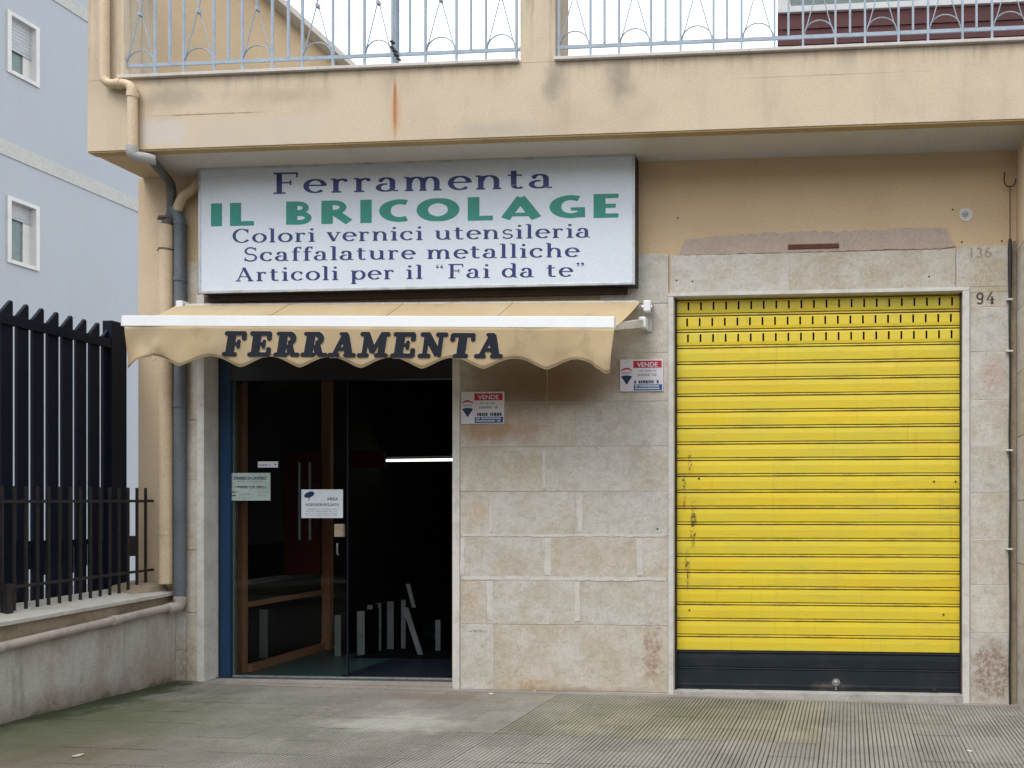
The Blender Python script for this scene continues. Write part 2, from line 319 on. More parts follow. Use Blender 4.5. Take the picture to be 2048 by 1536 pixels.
M['concrete'] = worn('yard concrete', (0.22, 0.215, 0.20), (0.14, 0.135, 0.12), 0.95, 0.6, 1.2, 60, 0.5)
M['oppwall'] = worn('ochre facade', (0.30, 0.24, 0.17), (0.22, 0.18, 0.13), 0.95, 0.4, 0.5, 30, 0.1)
M['oppdark'] = worn('dark window', (0.03, 0.035, 0.04), None, 0.2, 0.2, 1, 30, 0)

def ground_mat(name, base, dark, cement=0.0, k_moss=1.0):
    t = NT(name)
    a = t.step(t.noise(1.3, 6, 0.62), 0.40, 0.66)
    c = t.mix(t.math('MULTIPLY', a, 0.75), base, dark)
    c = t.mix(t.math('MULTIPLY', t.math('SUBTRACT', t.rnd, 0.0), 0.35), c, tuple(x * 0.7 for x in dark))
    b = t.step(t.noise(2.6, 6, 0.65, off=6), 0.55, 0.72)                     # lime and cement smears
    c = t.mix(t.math('MULTIPLY', b, 0.5), c, (0.37, 0.355, 0.31))
    fl = t.step(t.noise(19, 6, 0.75, (1, 1.3, 1), 25), 0.54, 0.66)
    c = t.mix(t.math('MULTIPLY', fl, 0.45), c, (0.36, 0.34, 0.29))
    fd = t.step(t.noise(26, 6, 0.75, off=28), 0.54, 0.66)
    c = t.mix(t.math('MULTIPLY', fd, 0.45), c, (0.085, 0.078, 0.06))
    s1 = t.step(t.noise(2.2, 6, 0.7, (0.7, 2.4, 1), 15), 0.6, 0.74)
    c = t.mix(t.math('MULTIPLY', s1, 0.4), c, (0.085, 0.075, 0.055))
    g = t.noise(110, 3, 0.7, off=2)
    c = t.mix(0.6, c, t.ramp(g, [(0.3, (0.3,) * 3), (0.7, (0.7,) * 3)]), 'OVERLAY')
    tc = t.n.new('ShaderNodeTexCoord'); sz_ = t.n.new('ShaderNodeSeparateXYZ'); t.l.new(tc.outputs['Object'], sz_.inputs[0])
    if name.startswith('ribbed'):
        gd = t.step(sz_.outputs[2], -0.0012, -0.0055)
        c = t.mix(t.math('MULTIPLY', t.math('MULTIPLY', gd, 0.8 if 'algae' not in name else 1.0), t.step(t.noise(1.9, 6, 0.66, off=21), 0.36, 0.58)), c, (0.05, 0.046, 0.032))
    for (x, y, sx, sy, col, k, kw) in [
        (-5.25, -1.4, 1.25, 1.6, (0.070, 0.085, 0.030), 0.85, dict(rag=0.8, scale=4.4, soft=0.9, axis=1)),
        (-5.75, -0.8, 0.45, 1.9, (0.030, 0.042, 0.012), 0.95, dict(rag=0.9, scale=6.5, soft=0.6, axis=1)),
        (-4.3, -1.5, 2.0, 1.3, (0.14, 0.138, 0.095), 0.5, dict(rag=0.8, scale=4.0, soft=0.95, axis=1)),
        (-4.6, -2.1, 1.3, 0.7, (0.11, 0.08, 0.05), 0.5, dict(rag=0.6, scale=2.5, soft=0.95, axis=1)),
        (-3.15, -1.1, 0.55, 0.45, (0.40, 0.39, 0.35), 0.75, dict(rag=1.0, scale=5, soft=0.9, axis=1)),
        (-3.3, -0.30, 1.2, 0.16, (0.20, 0.15, 0.115), 0.7, dict(rag=0.7, scale=5, soft=0.9, axis=1)),
        (-1.0, -0.75, 1.2, 0.65, (0.20, 0.195, 0.12), 0.3, dict(rag=0.5, scale=3, soft=0.8, axis=1)),
    ]:
        c = t.mix(t.math('MULTIPLY', t.blob(x, y, sx, sy, **kw), k * k_moss), c, col)
    t.bump(g, 0.5, 0.003)
    return t.done(c, 0.88)
M['tile'] = ground_mat('ribbed cement tile', (0.275, 0.263, 0.235), (0.165, 0.155, 0.135))
M['tilegreen'] = ground_mat('ribbed tile with algae', (0.28, 0.265, 0.205), (0.15, 0.145, 0.105))
M['tileplain'] = ground_mat('plain cement patch', (0.25, 0.24, 0.21), (0.17, 0.16, 0.135))
M['apron'] = ground_mat('smooth cement apron', (0.32, 0.29, 0.255), (0.22, 0.195, 0.165), k_moss=0.9)
M['joint'] = ground_mat('dirty joint', (0.075, 0.07, 0.055), (0.05, 0.05, 0.035))

def glass_mat():
    m = bpy.data.materials.new('door glass'); m.use_nodes = True
    b = m.node_tree.nodes['Principled BSDF']
    b.inputs['Base Color'].default_value = (0.75, 0.82, 0.80, 1); b.inputs['Roughness'].default_value = 0.02
    b.inputs['Transmission Weight'].default_value = 1.0; b.inputs['IOR'].default_value = 1.2
    return m
M['glass'] = glass_mat()
def tube_mat():
    m = bpy.data.materials.new('lit tube'); m.use_nodes = True
    b = m.node_tree.nodes['Principled BSDF']
    b.inputs['Emission Color'].default_value = (0.95, 1, 0.92, 1); b.inputs['Emission Strength'].default_value = 1.2
    return m
M['tube'] = tube_mat()

# ------------------------------------------------------------------ mesh building
class MB:
    def __init__(s): s.v = []; s.f = []; s.smooth = []
    def add(s, vs, fs, sm=False):
        k = len(s.v); s.v += [tuple(v) for v in vs]
        s.f += [tuple(i + k for i in f) for f in fs]; s.smooth += [sm] * len(fs); return s
    def box(s, x0, x1, y0, y1, z0, z1):
        if x0 > x1: x0, x1 = x1, x0
        if y0 > y1: y0, y1 = y1, y0
        if z0 > z1: z0, z1 = z1, z0
        return s.add([(x0, y0, z0), (x1, y0, z0), (x1, y1, z0), (x0, y1, z0), (x0, y0, z1), (x1, y0, z1), (x1, y1, z1), (x0, y1, z1)],
                     [(0, 3, 2, 1), (4, 5, 6, 7), (0, 1, 5, 4), (1, 2, 6, 5), (2, 3, 7, 6), (3, 0, 4, 7)])
    def hexa(s, pts):                       # eight free corners in box order
        return s.add(pts, [(0, 3, 2, 1), (4, 5, 6, 7), (0, 1, 5, 4), (1, 2, 6, 5), (2, 3, 7, 6), (3, 0, 4, 7)])
    def tube(s, pts, r, seg=14, caps=True):
        pts = [Vector(p) for p in pts]; rings = []; N = len(pts)
        up = None
        for i, p in enumerate(pts):
            d = (pts[min(i + 1, N - 1)] - pts[max(i - 1, 0)]).normalized()
            if up is None:
                up = Vector((0, 0, 1)) if abs(d.z) < 0.9 else Vector((1, 0, 0))
            a = (up - d * up.dot(d)).normalized(); up = a; b = d.cross(a)
            rr = r[i] if isinstance(r, (list, tuple)) else r
            rings.append([p + a * rr * math.cos(2 * math.pi * k / seg) + b * rr * math.sin(2 * math.pi * k / seg) for k in range(seg)])
        vs = [v for ring in rings for v in ring]
        fs = [(i * seg + k, i * seg + (k + 1) % seg, (i + 1) * seg + (k + 1) % seg, (i + 1) * seg + k) for i in range(N - 1) for k in range(seg)]
        s.add(vs, fs, True)
        if caps: s.add(rings[0], [tuple(range(seg))[::-1]]); s.add(rings[-1], [tuple(range(seg))])
        return s
    def prism(s, poly, axis, a0, a1):       # poly of 2D points, extruded along an axis
        n_ = len(poly)
        def mk(p, a): return (a, p[0], p[1]) if axis == 0 else ((p[0], a, p[1]) if axis == 1 else (p[0], p[1], a))
        vs = [mk(p, a0) for p in poly] + [mk(p, a1) for p in poly]
        fs = [tuple(range(n_)), tuple(range(2 * n_ - 1, n_ - 1, -1))] + [(i, (i + 1) % n_ + 0, (i + 1) % n_ + n_, i + n_) for i in range(n_)]
        return s.add(vs, fs)
    def mesh(s, name, mat):
        me = bpy.data.meshes.new(name); me.from_pydata(s.v, [], s.f); me.materials.append(mat)
        me.polygons.foreach_set('use_smooth', s.smooth); me.update()
        bm = bmesh.new(); bm.from_mesh(me); bmesh.ops.recalc_face_normals(bm, faces=bm.faces); bm.to_mesh(me); bm.free()
        return me
    def build(s, name, mat, parent=None, bevel=0.0, **props):
        o = bpy.data.objects.new(name, s.mesh(name, mat)); C.objects.link(o); o.parent = parent
        for k, v in props.items(): o[k] = v
        if bevel:
            b = o.modifiers.new('bevel', 'BEVEL'); b.width = bevel; b.segments = 2; b.limit_method = 'ANGLE'
        return o

def thing(name, label, category, group=None, loc=(0, 0, 0)):
    o = bpy.data.objects.new(name, None); C.objects.link(o); o.location = loc
    o['label'] = label; o['category'] = category
    if group: o['group'] = group
    return o
def tag(o, label, category, group=None):
    o['label'] = label; o['category'] = category
    if group: o['group'] = group
    return o
def bend(pts, r=0.08, k=6):
    """round the corners of a pipe's path"""
    pts = [Vector(p) for p in pts]; out = [pts[0]]
    for i in range(1, len(pts) - 1):
        a, p, b = pts[i - 1], pts[i], pts[i + 1]
        r1 = min(r, (a - p).length * 0.49, (b - p).length * 0.49)
        A = p + (a - p).normalized() * r1; B = p + (b - p).normalized() * r1
        for j in range(k + 1):
            t = j / k; out.append(A * (1 - t) ** 2 + p * 2 * t * (1 - t) + B * t * t)
    out.append(pts[-1]); return out

# ------------------------------------------------------------------ ground
SL = -0.0117                                         # the street falls a little to the right
def gz(x): return SL * x
def sloped(mb): mb.v = [(x, y, z + gz(x)) for x, y, z in mb.v]; return mb
XW = XA(347)                                         # street face of the boundary wall
TX, TY = 0.308, 0.295
Y0 = -0.09
pave = sloped(MB().box(XW - 0.05, 6.5, -3.65, 0.35, -0.12, -0.016)).build('pavement', M['joint'], kind='structure')
sloped(MB().box(XW, 6.5, Y0 + 0.002, 0.10, -0.016, 0.004)).build('cement_apron', M['apron'], pave)
def tile_mesh(name, mat, ribs):
    hx, hy = TX / 2 - 0.0013, TY / 2 - 0.0013
    mb = MB()
    if ribs:
        prof = [(-hx, -0.02), (-hx, -0.0075), (-hx + 0.0042, 0)]
        p = 2 * hx / ribs
        for i in range(ribs):
            a = -hx + i * p
            if i: prof += [(a - 0.0052, 0), (a, -0.0080), (a + 0.0052, 0)]
        prof += [(hx - 0.0042, 0), (hx, -0.0075), (hx, -0.02)]
        top = prof
        vs = [(x, -hy, z) for x, z in top] + [(x, hy, z) for x, z in top]
        k = len(top)
        mb.add(vs, [(i, i + 1, i + 1 + k, i + k) for i in range(k - 1)])
    else:
        mb.box(-hx, hx, -hy, hy, -0.02, 0.001)
    return mb.mesh(name, mat)
tm = {k: tile_mesh('paving_tile', M[k], 11 if k != 'tileplain' else 0) for k in ('tile', 'tilegreen', 'tileplain')}
rt = random.Random(3)
xs = []
x = -0.19 - TX / 2
while x > XW + TX * 0.2: x -= TX
x += TX * 0
n_t = 0
for i in range(26):
    for j in range(11):
        cx_, cy_ = x + TX * i, Y0 - TY * (j + 0.5)
        if cx_ - TX / 2 < XW - 0.12 or cx_ > 2.6: continue
        k = 'tile'
        if -2.35 < cx_ < -0.19 and -1.30 < cy_ < -0.1: k = 'tilegreen'
        if -2.95 < cx_ < -2.35 and -1.28 < cy_ < -0.05: k = 'tileplain'
        o = bpy.data.objects.new('paving_tile', tm[k]); C.objects.link(o); o.parent = pave
        o.location = (cx_ + rt.uniform(-.0006, .0006), cy_ + rt.uniform(-.0006, .0006), gz(cx_) + rt.uniform(-0.0007, 0.0007)); n_t += 1
        o.rotation_euler = (rt.uniform(-.004, .004), math.atan(-SL) + rt.uniform(-.003, .003), rt.uniform(-.004, .004))
sloped(MB().box(XW - 0.05, 6.5, -3.85, -3.655, -0.16, 0.0)).build('kerb', M['marble'], kind='structure', bevel=0.008)
MB().box(-60, 60, -13.0, -3.86, -0.40, -0.13).build('road', M['asphalt'], kind='structure')
MB().add([(-300, -300, -0.45), (300, -300, -0.45), (300, 300, -0.45), (-300, 300, -0.45)], [(0, 1, 2, 3)]).build('ground', M['concrete'], kind='structure')
MB().box(-30, XW - 0.60, -3.8, 30, -0.42, 0.02).build('yard', M['concrete'], kind='structure')

# ------------------------------------------------------------------ shop building
B = thing('shop_building', 'cream plastered building with a ground floor shop under a railed balcony', 'building')
X_L = XA(273); XJ0 = XA(372)                         # left corner, start of the stone jamb
Z_SOF = 0.5 * (ZA(1700, 248, FY) + ZA(1700, 309, 0))
Z_SILL = fz(1700, 92)
X_D0, X_D1 = XA(410), XA(906)                        # door opening
X_S0, X_S1 = XA(1347), XA(1925)                      # shutter opening
Z_ST = ZA(1640, 588)                                 # top of shutter opening
Z_DT = ZA(650, 690)
X_R = XA(2020); X_END = 4.2
WB = 0.014                                           # plaster face sits behind the stone
Z_ST_TOP = ZA(1150, 512)
# wall masses butted end to end
m = MB()
m.box(X_L, XJ0, WB, 0.30, -0.2, Z_SOF)
m.build('corner_pier', M['pier'], B, bevel=0.006)
m = MB()
m.box(XJ0 , XA(397), WB, 0.30, -0.2, Z_SOF)
m.box(XA(397), X_D1 , WB, 0.30, Z_DT, Z_SOF)
m.box(X_D1, XA(1338), WB, 0.30, -0.2, Z_SOF)
m.box(XA(1338) , XA(1935), WB, 0.30, Z_ST + 0.02, Z_SOF)
m.box(XA(1935) , X_R - .0005, WB, 0.30, -0.2, Z_SOF)
m.build('wall', M['wall'], B)
# stones
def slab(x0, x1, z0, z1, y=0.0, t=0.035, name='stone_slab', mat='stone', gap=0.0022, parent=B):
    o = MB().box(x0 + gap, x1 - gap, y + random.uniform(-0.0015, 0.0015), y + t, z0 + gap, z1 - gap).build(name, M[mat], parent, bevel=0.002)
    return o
rows = [ZA(1150, p) for p in (1392, 1250, 1158, 1071, 983, 893, 804, 708, 610, 512)]
cols = [[920, 988, 1337], [920, 974, 1152, 1337], [920, 1094, 1277, 1337], [920, 982, 1150, 1337], [920, 1088, 1262, 1337],
        [920, 984, 1152, 1337], [920, 1094, 1270, 1337], [920, 982, 1150, 1337], [1200, 1337]]
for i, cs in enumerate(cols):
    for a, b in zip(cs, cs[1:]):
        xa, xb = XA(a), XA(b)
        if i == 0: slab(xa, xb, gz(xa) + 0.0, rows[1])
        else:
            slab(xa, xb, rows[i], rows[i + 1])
# broad pale pointing smeared between the slabs
def smear(x0, x1, z0, z1, seed):
    r_ = random.Random(seed); n_ = max(6, int(max(x1 - x0, z1 - z0) / 0.05)); hor = (x1 - x0) > (z1 - z0)
    a, b = [], []
    for i in range(n_ + 1):
        t = i / n_; j = r_.uniform(-0.006, 0.006); j2 = r_.uniform(-0.006, 0.006)
        if hor: a.append((x0 + (x1 - x0) * t, z0 + j)); b.append((x0 + (x1 - x0) * t, z1 + j2))
        else: a.append((x0 + j, z0 + (z1 - z0) * t)); b.append((x1 + j2, z0 + (z1 - z0) * t))
    mb = MB(); yy = -0.0036
    vs = [(p[0], yy, p[1]) for p in a] + [(p[0], yy, p[1]) for p in b] + [(p[0], 0.001, p[1]) for p in a] + [(p[0], 0.001, p[1]) for p in b]
    k = n_ + 1
    fs = [(i, i + 1, i + 1 + k, i + k) for i in range(n_)] + [(i, i + 1, i + 1 + 2 * k, i + 2 * k) for i in range(n_)] + [(i + k, i + 1 + k, i + 1 + 3 * k, i + 3 * k) for i in range(n_)]
    mb.add(vs, fs); return mb.build('mortar_smear', M['mortar'], B)
for i, (z, h) in enumerate([(rows[2], .030), (rows[3], .022)]):
    smear(XA(924), XA(1333), z - h * 0.4, z + h * 0.55, i)
for j, (px, r0, r1, wd) in enumerate([(980, 1, 2, .075), (1155, 1, 2, .055), (1096, 2, 3, .075), (1280, 2, 3, .07), (982, 3, 4, .02), (1160, 3, 4, .06), (925, 2, 3, .05), (1088, 4, 5, .04)]):
    smear(XA(px) - wd * .36, XA(px) + wd * .36, rows[r0] + .032, rows[r1] - .02, 20 + j)
rr = [ZA(1975, p) for p in (1409, 1266, 1170, 1078, 985, 893, 800, 703, 614, 491)]
for i, (a, b) in enumerate(zip(rr, rr[1:])):
    if i == 8:
        slab(XA(1940), X_R, a, ZA(1975, 584), y=0.002); slab(XA(1912), X_R, ZA(1975, 573), b, y=0.002); slab(XA(1940), X_R, ZA(1975, 584), ZA(1975, 573), y=0.002, gap=0)
    else: slab(XA(1940), X_R, a if i else gz(X_R) - 0.02, b, y=0.002)
zt, zb = ZA(1600, 505), ZA(1600, 581)
for a, b in ((1340, 1578), (1578, 1843), (1843, 1911)):
    slab(XA(a), XA(b), zb, zt)
slab(XA(1282), XA(1333), ZA(1300, 600), ZA(1300, 508))
lj = [gz(XJ0), ZA(385, 1225), ZA(385, 1100), ZA(385, 960), ZA(385, 840), ZA(385, 700), ZA(385, 610), ZA(385, 523)]
for a, b in zip(lj, lj[1:]): slab(XJ0, XA(396), a, b)
for a, b in zip((gz(XJ0), ZA(360, 1300)), (ZA(360, 1300) - .001, ZA(360, 1222))): slab(XA(350), XJ0, a, b)
MB().box(X_D1 + .003, XA(1337), .004, WB - .0005, gz(-1.5), ZA(1150, 610)).build('mortar_bed', M['mortar'], B)
MB().box(XA(1940), X_R, .004, WB - .0005, gz(1), ZA(1975, 495)).build('mortar_bed', M['mortar'], B)
MB().box(XA(1341), XA(1911), .004, WB - .0005, zb, zt - .004).build('mortar_bed', M['mortar'], B)
lj2 = [ZA(385, 523), ZA(385, 460), ZA(385, 400)]
# marble trims
slab(XA(396), XA(410), gz(X_D0), ZA(400, 590), y=-0.012, t=0.20, name='marble_strip', mat='marble', gap=0)
slab(XA(906), XA(920), gz(X_D1), ZA(912, 700), y=-0.012, t=0.20, name='marble_strip', mat='marble', gap=0)
slab(XA(1337), X_S0, gz(X_S0), Z_ST, y=-0.010, t=0.14, name='marble_strip', mat='marble', gap=0)
slab(X_S1, XA(1939), gz(X_S1), Z_ST + 0.001, y=-0.010, t=0.14, name='marble_strip', mat='marble', gap=0)
slab(XA(1337), XA(1939), Z_ST + 0.002, zb, y=-0.011, t=0.14, name='marble_strip', mat='marble', gap=0)
slab(X_S0 + .001, X_S1 - .001, gz(-.4) - 0.02, ZA(1640, 1386), y=-0.02, t=0.17, name='threshold', mat='grimymarble', gap=0)
# bare render patch above the lintel, ragged outline
pts = []
rp = random.Random(5)
top = [(1370, 478), (1400, 474), (1460, 470), (1530, 466), (1600, 463), (1680, 462), (1760, 458), (1840, 456), (1893, 455), (1902, 478)]
bot = [(1912, 492), (1880, 497), (1760, 499), (1600, 504), (1450, 508), (1358, 511)]
def ragged(ps, amp):
    out = []
    for (a, b), (c_, d_) in zip(ps, ps[1:]):
        k = max(1, int(abs(c_ - a) / 9))
        out += [(a + (c_ - a) * i / k, b + (d_ - b) * i / k + rp.uniform(-amp, amp)) for i in range(k)]
    return out + [ps[-1]]
poly = [P(a, b) for a, b in ragged(top, 2.2) + ragged(bot, 1.2)]
MB().prism(poly, 1, 0.004, 0.0139).build('bare_render_patch', M['mauve'], B)
MB().box(XA(1576), XA(1678), -0.004, 0.003, ZA(1627, 497), ZA(1627, 488)).build('rusty_iron_bar', M['rustbar'], B, bevel=0.002)
# wall plate with star-shaped fixing and drilled holes
cx0, cz0 = P(1932, 428)
mb = MB(); mb.tube([(cx0, 0.0135, cz0), (cx0, 0.009, cz0)], 0.055, 20)
pl_ = mb.build('filler_patch', M['mortar'], B)
mb = MB()
for k in range(4):
    a = k * math.pi / 4; d_ = Vector((math.cos(a), 0, math.sin(a))) * 0.026
    mb.tube([Vector((cx0 - .005, 0.007 - k * .0006, cz0)) - d_, Vector((cx0 - .005, 0.007 - k * .0006, cz0)) + d_], 0.0035, 6)
mb.build('anchor', M['steel'], pl_)
for (a, b) in ((1906, 418), (1924, 483), (2004, 481), (1355, 435), (1353, 561), (1385, 563), (1858, 553)):
    hx_, hz_ = P(a, b); MB().tube([(hx_, WB - .001 if b < 500 else 0, hz_), (hx_, (WB if b < 500 else 0) - .004, hz_)], 0.007, 8).build('drilled_hole', M['iron'], B)
# right pier, projecting
XP0 = X_R + 0.055
PY = -0.26
mb = MB(); mb.box(XP0, X_END, PY + 0.012, 0.30, ZA(2045, 480, PY), Z_SOF)
mb.build('right_pier', M['pier'], B)
zz = [gz(XP0) - .02] + [ZA(2043, p, PY) for p in (1262, 1130, 1000, 868, 736, 605, 480)]
for a, b in zip(zz, zz[1:]): slab(XP0, XP0 + 0.75, a, b, y=PY, t=0.32)
mb = MB(); mb.box(X_R, XP0 - .001, 0.02, 0.30, ZA(2020, 480) + .001, Z_SOF); mb.build('corner_strip', M['wall'], B)
MB().box(X_R, XP0 - .001, 0.02, 0.30, -0.1, ZA(2020, 480)).build('corner_joint', M['lowstone'], B)
# bracket under the soffit at the right pier
mb = MB(); mb.prism([(FY + 0.02, Z_SOF - 0.001), (PY + 0.011, Z_SOF - 0.001), (PY + 0.011, Z_SOF - 0.62), (FY + 0.14, Z_SOF - 0.12)], 0, XP0 + .002, X_END)
mb.build('bracket', M['pier'], B)
# balcony: fascia, soffit, sills, columns
XF0 = XA(175, FY)
c0a, c0b = XF0, XA(248, FY); c1a, c1b = XA(1040, FY), XA(1110, FY)
mb = MB(); mb.box(XF0, X_END, FY, FY + 0.14, Z_SOF, Z_SILL - 0.026)
mb.build('fascia', M['fascia'], B)
mb = MB(); mb.box(XF0 + .001, X_END, FY + 0.006, FY + 0.075, Z_SOF - 0.012, Z_SOF - .0005)
mb.build('drip_edge', M['lip'], B)
mb = MB(); mb.box(XA(262, FY) , X_END, FY + 0.0755, 0.35, Z_SOF - 0.004, Z_SOF + 0.12)
mb.build('soffit', M['soffit'], B)
mb = MB(); mb.box(XF0 + .001, XA(262, FY) - .001, FY + 0.0755, 0.35, Z_SOF - 0.003, Z_SOF + 0.12)
mb.build('soffit_end', M['wall'], B)
mb = MB(); mb.box(XF0 + 0.01, X_END, FY + 0.142, 7.5, Z_SOF + 0.121, Z_SOF + 0.30)
mb.build('terrace_slab', M['concrete'], B)
for a, b in ((c0a, c0b), (c1a, c1b), (X_END - 0.3, X_END)):
    MB().box(a, b, FY + .0005, FY + 0.30, Z_SILL - 0.025, 7.4).build('column', M['fascia'], B, bevel=0.004)
MB().box(XF0, X_END, FY, FY + 0.30, 7.401, 7.8).build('beam', M['fascia'], B)
sills = [(c0b + .001, XA(640, FY)), (XA(640, FY) + .002, c1a - .001), (c1b + .001, XA(1500, FY)), (XA(1500, FY) + .002, X_END - .301)]
for i, (a, b) in enumerate(sills):
    a2 = a - (0.03 if i in (0, 2) else 0)
    MB().box(a if i else a - .035, b, FY - 0.03, FY + 0.16, Z_SILL - 0.0245, Z_SILL).build('balcony_sill', M['sillstone'], B, bevel=0.003)
# rear rooms of the building (shop volume)
XI1 = 0.9
zf0 = gz(X_D0) + 0.013
mb = MB(); mb.box(X_L, XA(398), 0.301, 6.0, -0.1, Z_SOF); mb.build('side_wall', M['pier'], B)
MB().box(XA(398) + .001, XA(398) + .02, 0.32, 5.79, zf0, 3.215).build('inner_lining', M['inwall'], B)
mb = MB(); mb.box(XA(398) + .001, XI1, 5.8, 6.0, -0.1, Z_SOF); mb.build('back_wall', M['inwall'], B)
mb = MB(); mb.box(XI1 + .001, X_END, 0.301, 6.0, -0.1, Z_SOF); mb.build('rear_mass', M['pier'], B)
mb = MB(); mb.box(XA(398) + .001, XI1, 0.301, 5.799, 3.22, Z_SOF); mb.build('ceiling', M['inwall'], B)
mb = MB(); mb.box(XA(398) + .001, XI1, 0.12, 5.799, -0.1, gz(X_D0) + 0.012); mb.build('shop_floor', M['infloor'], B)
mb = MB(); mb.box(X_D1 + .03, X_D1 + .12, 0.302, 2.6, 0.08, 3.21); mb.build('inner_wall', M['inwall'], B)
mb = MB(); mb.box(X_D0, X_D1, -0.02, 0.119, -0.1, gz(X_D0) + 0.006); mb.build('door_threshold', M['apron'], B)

# ---- roller shutter (a door of the building) with its slats
SY = 0.075
sh = MB().box(X_S0 + .001, X_S0 + .013, SY - .03, SY + .05, gz(X_S0) + 0.02, Z_ST - .002).box(X_S1 - .013, X_S1 - .001, SY - .03, SY + .05, gz(X_S1) + 0.02, Z_ST - .002) \
    .build('roller_shutter', M['iron'], B, label='closed yellow roller shutter with a dark blue bottom edge')
zt_ = ZA(1640, 590, SY); zy = ZA(1640, 1303, SY); pitch = (zt_ - zy) / 22
sx0, sx1 = X_S0 + 0.014, X_S1 - 0.014
def slat_profile(h):
    # (y, z) from the top down: hook, raised rib between two dark grooves, flat face
    return [(0.014, h), (0.014, h - .004), (0.002, h - .006), (0.000, h - .016), (0.014, h - .0185), (0.014, h - .0245), (0.000, h - .028), (-0.003, h * 0.5), (0.000, 0.003), (0.012, 0.0)]
def plain_slat(h, mat):
    pr = slat_profile(h); k = len(pr); N = 14; vs = []; fs = []
    for i in range(N + 1):
        xx = sx0 + (sx1 - sx0) * i / N
        wob = 0.0016 * mnoise.noise(Vector((xx * 2.1, h * 10, 0)))
        zw = 0.0032 * mnoise.noise(Vector((xx * 1.3, 4, 0))); vs += [(xx - sx0, y + wob, z + zw) for y, z in pr]
    for i in range(N):
        fs += [(i * k + j, i * k + j + 1, (i + 1) * k + j + 1, (i + 1) * k + j) for j in range(k - 1)]
    return MB().add(vs, fs).mesh('slat', mat)
def slot_slat(h, mat, px0):
    pr = slat_profile(h); k = len(pr); vs = []; fs = []
    # columns break at every slot; the face between .70h and .25h is open there
    pr = pr[:7] + [(-0.002, h * 0.70), (-0.003, h * 0.20)] + pr[8:]; k = len(pr)
    cuts = [0.0]
    for i in range(22):
        c_ = XA(px0 + 25.1 * i, SY) - sx0; cuts += [c_ - .0075, c_ + .0075]
    cuts.append(sx1 - sx0)
    for xx in cuts: vs += [(xx, y, z) for y, z in pr]
    for i in range(len(cuts) - 1):
        hole = i % 2 == 1
        for j in range(k - 1):
            if hole and j == 7: continue
            fs.append((i * k + j, i * k + j + 1, (i + 1) * k + j + 1, (i + 1) * k + j))
    return MB().add(vs, fs).mesh('slat', mat)
ps = plain_slat(pitch, M['yellow']); holes = [slot_slat(pitch, M['yellow'], p) for p in (1377, 1374.5, 1376)]
rs = random.Random(2)
for i in range(22):
    me = holes[i] if i < 3 else ps
    o = bpy.data.objects.new('slat', me); C.objects.link(o); o.parent = sh
    o.location = (sx0, SY + rs.uniform(-.0012, .0012), zt_ - pitch * (i + 1)); o.rotation_euler = (rs.uniform(-.012, .012), rs.uniform(-.0006, .0006), 0)
zb1 = ZA(1640, 1337, SY)
o = bpy.data.objects.new('slat', plain_slat(zy - zb1, M['navyslat'])); C.objects.link(o); o.parent = sh; o.location = (sx0, SY, zb1)
zb2 = ZA(1640, 1385, SY)
h_ = zb1 - zb2
mb = MB(); mb.prism([(0.014, zb1), (0.002, zb1 - .003), (0.0, zb1 - .012), (0.010, zb1 - .016), (0.0, zb1 - .020), (-0.002, zb2 + .062), (-.012, zb2 + .057), (-.012, zb2 + .044), (0.0, zb2 + .040), (0.0, zb2 + .004), (0.02, zb2 + .002)], 0, sx0, sx1)
mb.v = [(x, y + SY, z) for x, y, z in mb.v]; mb.build('bottom_bar', M['navyslat'], sh)
lx, lz = P(1672, 1366, SY - .02)
mb = MB(); mb.tube([(lx, SY - .004, lz), (lx, SY - .012, lz)], .034, 18); mb.tube([(lx, SY - .012, lz), (lx, SY - .032, lz), (lx, SY - .040, lz)], [.026, .024, .014], 18)
mb.box(lx - .006, lx + .006, SY - .03, SY - .012, lz - .055, lz - .02)
mb.build('lock', M['steel'], sh)
for px in (1403, 1868):
    bx, bz = P(px, 1379, SY); MB().box(bx - .018, bx + .018, SY - .02, SY - .003, bz - .012, bz + .014).build('bolt', M['iron'], sh, bevel=.003)
for (px, py) in ((1379, 1220), (1887, 1229), (1367, 960), (1868, 963), (1911, 963), (1398, 957)):
    bx, bz = P(px, py, SY); MB().tube([(bx, SY + .001, bz), (bx, SY - .007, bz), (bx, SY - .009, bz)], [.009, .008, .004], 8).build('rivet', M['rustbar'], sh)
MB().box(sx0 - .01, sx1 + .01, SY + .05, SY + .06, 0.05, Z_ST + 0.2).build('backing', M['inblack'], sh)
MB().box(X_S0 + .001, X_S1 - .001, SY + .022, 0.29, zt_ + .004, Z_ST + .019).build('shutter_box', M['iron'], sh)

# ---- glazed shop door
DY = 0.135
zf = gz(X_D0) + 0.013
dx0, dx1 = XA(440, DY), XA(460, DY)
door = MB().box(dx0, dx1, DY, DY + .06, zf, Z_DT - .002).build('shop_door', M['bluepaint'], B, bevel=.003, label='glazed shop door with a royal blue post')
MB().box(dx1 + .001, XA(466, DY), DY + .031, DY + .06, zf, Z_DT - .05).build('door_seal', M['inpanel'], door)
MB().box(X_D0 + .002, dx0 - .001, DY + .01, DY + .09, zf, Z_DT - .002).build('side_panel', M['navyheader'], door)
MB().box(dx1 + .001, X_D1 - .001, DY - .002, DY + .07, ZA(660, 760, DY), Z_DT - .002).build('header', M['navyheader'], door, bevel=.004)
gx0, gx1 = XA(463, DY), XA(691, DY)
MB().box(gx0 + .004, gx1, DY + .022, DY + .030, zf + .015, ZA(660, 760, DY) - .001).build('glass_pane', M['glass'], door)
MB().box(gx1 + .001, gx1 + .010, DY + .018, DY + .034, zf + .015, ZA(660, 760, DY) - .001).build('glass_edge', M['navyheader'], door)
